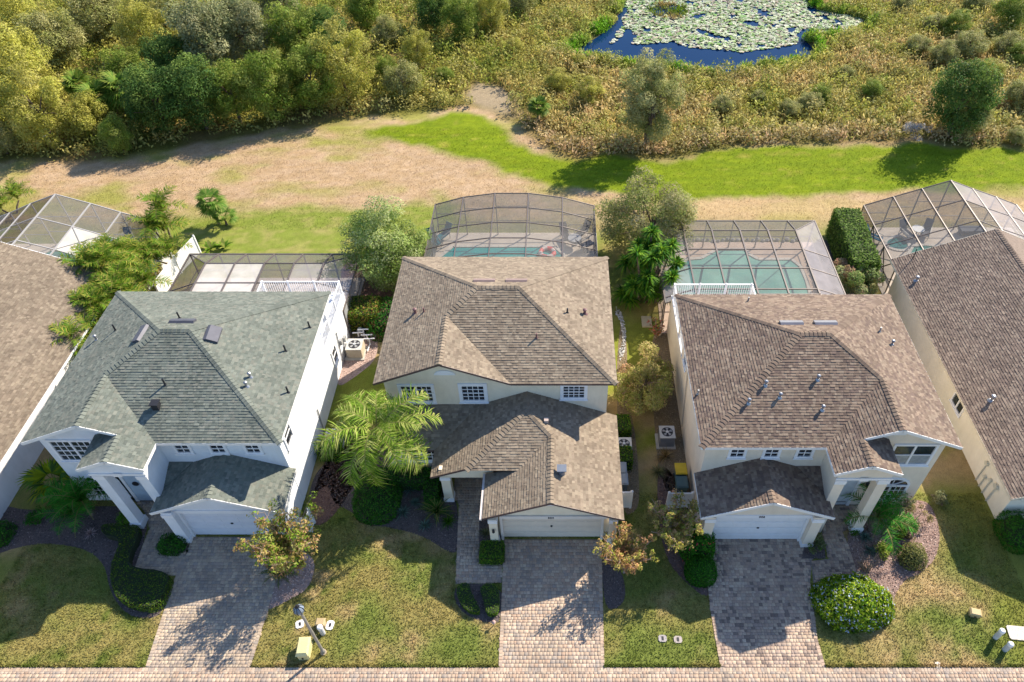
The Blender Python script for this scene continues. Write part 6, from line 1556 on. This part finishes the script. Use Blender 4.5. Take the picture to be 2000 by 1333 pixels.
# lily pads
rng = np.random.default_rng(12); n = 26000
x = rng.uniform(-2, 38, n); y = rng.uniform(71, 104, n)
PADS = P((1190, 82), (1215, 50), (1218, 20), (1230, -60), (1600, -60), (1640, 0), (1700, 30), (1670, 60), (1600, 66), (1560, 62), (1562, 84), (1500, 94), (1450, 98), (1400, 92), (1340, 88), (1320, 76), (1260, 84), (1235, 82), (1240, 66), (1228, 52), (1215, 62), (1212, 78))
k = (sdpoly(x, y, PADS)+1.2*(fbm(x*.6, y*.6, 4)-.5) > 0) & (sdpoly(x, y, POND) > -.1) & (sdpoly(x, y, ISL) < 0) & (fbm(x*.5+3, y*.5, 33) > .36)
x, y = x[k], y[k]; m = len(x); K = 7; r = rng.uniform(.13, .27, m); a0 = rng.uniform(0, 6.28, m)
tl = rng.normal(0, .22, (m, 2)); ang = a0[:, None]+np.linspace(.25, 6.03, K)[None]
cxs = x[:, None]+r[:, None]*np.cos(ang); cys = y[:, None]+r[:, None]*np.sin(ang); czs = -.19+rng.uniform(0, .03, m)[:, None]+np.abs(tl[:, :1]*(cxs-x[:, None])+tl[:, 1:]*(cys-y[:, None]))
V = np.stack([cxs, cys, czs], 2).reshape(-1, 3); cv = np.stack([x, y, np.full(m, -.185)], 1)
V = np.concatenate([V, cv]); o = np.arange(m)[:, None]*K; Fq = np.concatenate([o+np.arange(K), (len(x)*K+np.arange(m))[:, None]], 1)
pc = pick([(.34, .38, .22), (.42, .46, .30), (.25, .32, .13), (.50, .50, .38), (.16, .27, .06), (.36, .30, .22)], m, rng, .6, 1.25)
lm, nt, b = newmat('lily_pad'); a = N(nt, 'ShaderNodeAttribute', attribute_name='col'); nt.links.new(a.outputs['Color'], b.inputs['Base Color']); b.inputs['Roughness'].default_value = .35
o = link_mesh('lily_pads', np_mesh('lily_pads', V, Fq, lm, col=pc)); tag(o, kind='stuff')
# prototypes
YEL = [(.38, .37, .09), (.47, .45, .13), (.28, .29, .07), (.54, .49, .19)]
MID = [(.19, .26, .05), (.27, .33, .08), (.13, .20, .04), (.37, .39, .12)]
DRK = [(.08, .15, .04), (.12, .20, .055), (.05, .10, .03), (.19, .25, .07)]
GRY_ = [(.26, .28, .14), (.34, .34, .19), (.19, .22, .10), (.40, .38, .22)]
OLV = [(.31, .32, .12), (.39, .38, .16), (.23, .26, .08), (.47, .43, .22)]
PROTO = {}
def proto(kind):
    if kind in PROTO: return PROTO[kind]
    sp = dict(Y=(YEL, 301, 2.6, 2.6, 3.5, 3.8), M=(MID, 302, 2.4, 2.4, 2.7, 3.2), D=(DRK, 303, 2.7, 2.5, 3.0, 3.3), G=(GRY_, 304, 2.0, 2.0, 3.3, 3.9), O=(OLV, 305, 2.5, 2.5, 2.2, 2.6),
              m2=(MID, 306, 1.9, 2.1, 3.1, 3.5), y2=(YEL, 307, 2.2, 1.8, 2.4, 2.8))[kind]
    pal, seed, rx, ry, rz, cz = sp
    PROTO[kind] = ('raw', pal, seed, rx, ry, rz, cz); 
    h = make_tree('tree', 'x', 'tree', seed, rx, ry, rz, cz, pal, 19000, .18, k=110, rmin=.25, rmax=.95, th=cz, tr=.16, low=-.95, shell=.5, nb=12, group='trees of the wood beyond the lawn', cjit=.3)
    PROTO[kind] = h; h['used'] = 0
    return h
def put(kind, px, py, s, label, sz=None, name='tree', rz=None, group='trees of the wood beyond the lawn'):
    p = W(px, py, 0); h = proto(kind)
    if h['used']: h = copy_tree(h)
    else: h['used'] = 1
    place(h, p[0], p[1], (px*.37+py) if rz is None else rz, s, label, gz(p[0], p[1]), (sz or 1)*s)
    h['group'] = group
    if 'used' in h.keys() and h is not PROTO[kind]: del h['used']
    return h
T_ = [('Y', 45, 250, 1.35, 'tall yellow-green tree at the left edge of the wood'), ('Y', 110, 285, 1.0, 'pale yellow-green tree just right of the small white sign'), ('O', 15, 300, .6, 'low straw-coloured tree at the left edge near the lawn'),
      ('y2', 190, 270, .75, 'narrow yellow-green tree before the dark palmettos'), ('m2', 245, 300, .55, 'small green tree at the lawn edge below the palmettos'), ('D', 330, 262, 1.0, 'dark blue-green tree right of the palmettos'),
      ('D', 405, 252, 1.05, 'darkest tree in the middle of the wood edge'), ('M', 470, 238, .95, 'mixed green tree right of the darkest one'), ('m2', 545, 238, 1.05, 'tall light green tree standing forward on the wood edge'), ('M', 620, 215, 1.0, 'green tree with rusty gaps between the two light trees'),
      ('Y', 680, 200, 1.05, 'large round pale green tree at the right end of the dense wood'), ('G', 430, 175, 1.25, 'tall grey willow in the middle of the wood'), ('G', 500, 150, 1.2, 'tall grey thin-leaved tree at the top right of the willow'), ('D', 360, 190, 1.0, 'dark tree behind the palmettos, left of the grey willow'),
      ('M', 590, 140, 1.1, 'green tree behind the light green forward tree'), ('D', 640, 120, .9, 'dark tree at the back left of the large round pale tree'), ('O', 790, 190, .68, 'round olive shrub-tree beside the bare sandy patch'), ('M', 760, 165, .45, 'small green tree behind the round olive one'),
      ('Y', 40, 120, 1.2, 'yellow-green tree in the top left corner'), ('O', 130, 130, 1.1, 'olive tree in the top left, right of the corner tree'), ('O', 215, 80, 1.1, 'olive tree at the top edge above the palmettos'), ('Y', 300, 110, .9, 'pale bushy tree above the palmettos'),
      ('O', 330, 50, 1.0, 'olive tree at the top edge left of the grey willow'), ('G', 560, 60, 1.1, 'grey-green tree at the top edge of the dense wood'), ('m2', 720, 60, .9, 'thin green tree at the top edge right of the dense wood'), ('D', 850, 65, .8, 'dark green tree at the top above the round olive one'),
      ('M', 905, 80, .8, 'dark-based green tree at the top middle of the picture'), ('Y', 960, 60, .7, 'pale yellow-green tree left of the pond'), ('O', 760, 90, .6, 'olive tree between the dense wood and the dark top trees'), ('Y', 820, 130, .55, 'small bright yellow-green tree above the sandy patch'),
      ('O', 1020, 30, .6, 'low olive tree left of the lily pads'), ('M', 1060, 0, .5, 'small tree at the top edge left of the pond'), ('M', 270, 190, .8, 'green tree behind the left end of the palmettos'), ('Y', 70, 190, 1.0, 'yellow-green tree behind the tall one at the left edge')]
for t in T_: put(*t)
S_ = [('D', 1850, 268, 1.0, 'large round dark green tree at the lawn edge on the right', 1.15), ('O', 1875, 262, .75, 'olive-topped tree joined to the large round dark tree', 1.0), ('O', 1410, 220, .42, 'low dark olive shrub right of the willow shrub', .7), ('O', 1580, 215, .45, 'olive shrub in the middle of the marsh', .7), ('M', 1600, 200, .4, 'small green shrub in the middle of the marsh', .7), ('M', 1700, 190, .42, 'green shrub left of the large round dark tree', .7),
      ('O', 1835, 125, .55, 'olive shrub above the large round dark tree', .8), ('O', 1885, 115, .7, 'broad olive shrub at the upper right', .8), ('M', 1960, 60, .8, 'green shrub near the top right corner', .8), ('O', 1990, 210, .65, 'olive shrub at the right edge of the marsh', .8), ('O', 1960, 110, .6, 'olive shrub between the broad one and the right edge', .8), ('Y', 1090, 175, .45, 'yellow-green shrub just right of the marsh fan palm', .7), ('Y', 1150, 200, .5, 'yellow-green shrub between the marsh palm and the willow shrub', .7),
      ('O', 1540, 225, .4, 'brownish shrub left of the middle marsh shrub', .7), ('Y', 1000, 110, .45, 'lime shrub on the left bank of the pond', .6), ('O', 1760, 20, .5, 'olive shrub at the top edge right of the pond', .7), ('O', 1905, 20, .6, 'olive shrub at the top edge near the right corner', .7), ('M', 870, 165, .4, 'green shrub above the sandy patch', .7), ('O', 1985, 280, .4, 'rusty olive shrub at the lawn edge on the far right', .7),
      ('O', 1790, 105, .5, 'olive shrub left of the pair above the round dark tree', .7), ('M', 1860, 70, .6, 'green shrub above the broad olive one', .75), ('O', 1820, 60, .5, 'small olive shrub two above the round dark tree', .7), ('Y', 1930, 160, .45, 'yellowish shrub between the broad olive shrub and the round dark tree', .7), ('M', 1985, 130, .55, 'green shrub on the right edge below the corner shrub', .75), ('O', 1650, 150, .35, 'low olive shrub right of the pond tip', .6), ('O', 1480, 200, .35, 'low olive shrub below the pond', .6), ('Y', 1130, 130, .3, 'yellow shrub at the left tip of the pond', .6)]
for t in S_: put(*t[:5], sz=t[5], name='shrub', group='shrubs and trees scattered in the marsh')
p = W(1262, 285, 0); make_tree('willow_shrub', 'tall feathery willow shrub standing in front of the pond', 'tree', 420, 2.7, 2.4, 4.0, 4.2, [(.30, .31, .12), (.38, .38, .17), (.22, .25, .08), (.45, .42, .22)], 24000, .24, k=110, rmin=.25, rmax=.8, th=4.5, tr=.12, stems=4, loc=(p[0], p[1], 0), low=-.95, aspect=.25, shell=.35, nb=20)
# palmettos
for i, (px, py, hh, s_, lb) in enumerate(((215, 215, 2.6, 1.9, 'dark palmetto at the left of the palmetto group'), (265, 205, 3.0, 2.0, 'largest dark palmetto in the middle of the group'), (300, 225, 2.2, 1.7, 'dark palmetto at the right of the group'), (180, 190, 2.6, 1.6, 'dull palmetto at the back left of the group'), (1052, 205, 1.2, 1.2, 'small fan palm beside the sandy patch in the marsh'))):
    p = W(px, py+30, 0); palm('palmetto', lb, p[0], p[1], hh, FAN_D, 26, s_*.72, 400+i, tr=.14, el=(-.6, 1.1))
p = W(1790, 262, .3); q = MB(); q.lathe([(.9, 0), (1.0, .5), (.6, .9), (.05, 1.05)], 0, 0, 12); 
rng = np.random.default_rng(5)
make_tree('thicket', 'pale leafless grey thicket beside the large round dark tree', 'shrub', 410, 1.1, .8, .7, .7, [(.36, .38, .42), (.28, .29, .32), (.45, .45, .48)], 1600, .16, k=18, rmin=.2, rmax=.4, tr=.03, stems=4, loc=(p[0], p[1], 0), low=-.9, aspect=.2)
# edge fringe added for its shade, and turf on the mown ground
def mown(x, y): return (sdpoly(x, y, WILD) < .3)
def clear_front(x, y):
    ok = np.ones(len(x), bool)
    for o in (dm, dl, dr): ok &= sdpoly(x, y, o) < 0
    ok &= y > YS
    for P_ in BEDS+WALKS: ok &= sdpoly(x, y, P_) < .02
    return ok
turf('lawn_grass', clear_front, -27, 22.5, 12.4, 21.5, 330, .085, 500)
def edge(x, y):
    ok = (y > YS+.02) & (y < YS+.13)
    for o in (dm, dl, dr): ok &= sdpoly(x, y, o) < 0
    return ok
turf('edge_grass', edge, -27, 22.5, YS, YS+.14, 1500, .13, 502)  # extra dense, taller blades added to shade a dark line along the street
turf('lawn_grass', lambda x, y: (sdpoly(x, y, WILD) < .6), -52, 46, 44.8, 60, 75, .075, 501)
# ------------------------------------------------------------------ groups of alike things
GROUPS = {'areca_palm': 'areca palms beside the far left house', 'air_conditioner': 'air conditioners beside the houses', 'wheelie_bin': 'wheeled bins in the side yards', 'fence': 'white vinyl fences',
          'patio_chair': 'chairs on the pool decks', 'patio_table': 'round tables on the pool decks', 'screen_enclosure': 'screened cages behind the houses', 'house': 'houses along the street', 'utility_box': 'utility boxes on the lawns',
          'cable_pedestal': 'white cable pedestals on the lawns', 'meter_cover': 'meter covers in the lawns', 'crepe_myrtle': 'crepe myrtles beside the driveways', 'hedge': 'clipped hedges round the houses', 'bush': 'bushes round the houses',
          'grass_tuft': 'grass tufts in the planting beds', 'sago_palm': 'sago palms in the front beds', 'pygmy_palm': 'pygmy palms in the front beds', 'fan_palm': 'fan palms', 'banana_plant': 'broad-leaved plants behind the cage', 'palmetto': 'palmettos in the wild land',
          'shrub': 'small shrubs in the planting beds', 'shrub_tree': 'large trees between the pool cages'}
seen = {}
for o in SC.objects:
    if o.parent is None and 'category' in o.keys():
        k = o.name.split('.')[0]
        if 'group' not in o.keys() and k in GROUPS: o['group'] = GROUPS[k]
        if 'used' in o.keys(): del o['used']
        seen.setdefault(o.get('label'), []).append(o.name)
for k, v in seen.items():
    if len(v) > 1 or not 4 <= len(k.split()) <= 16: print('LABEL', len(k.split()), k, v)
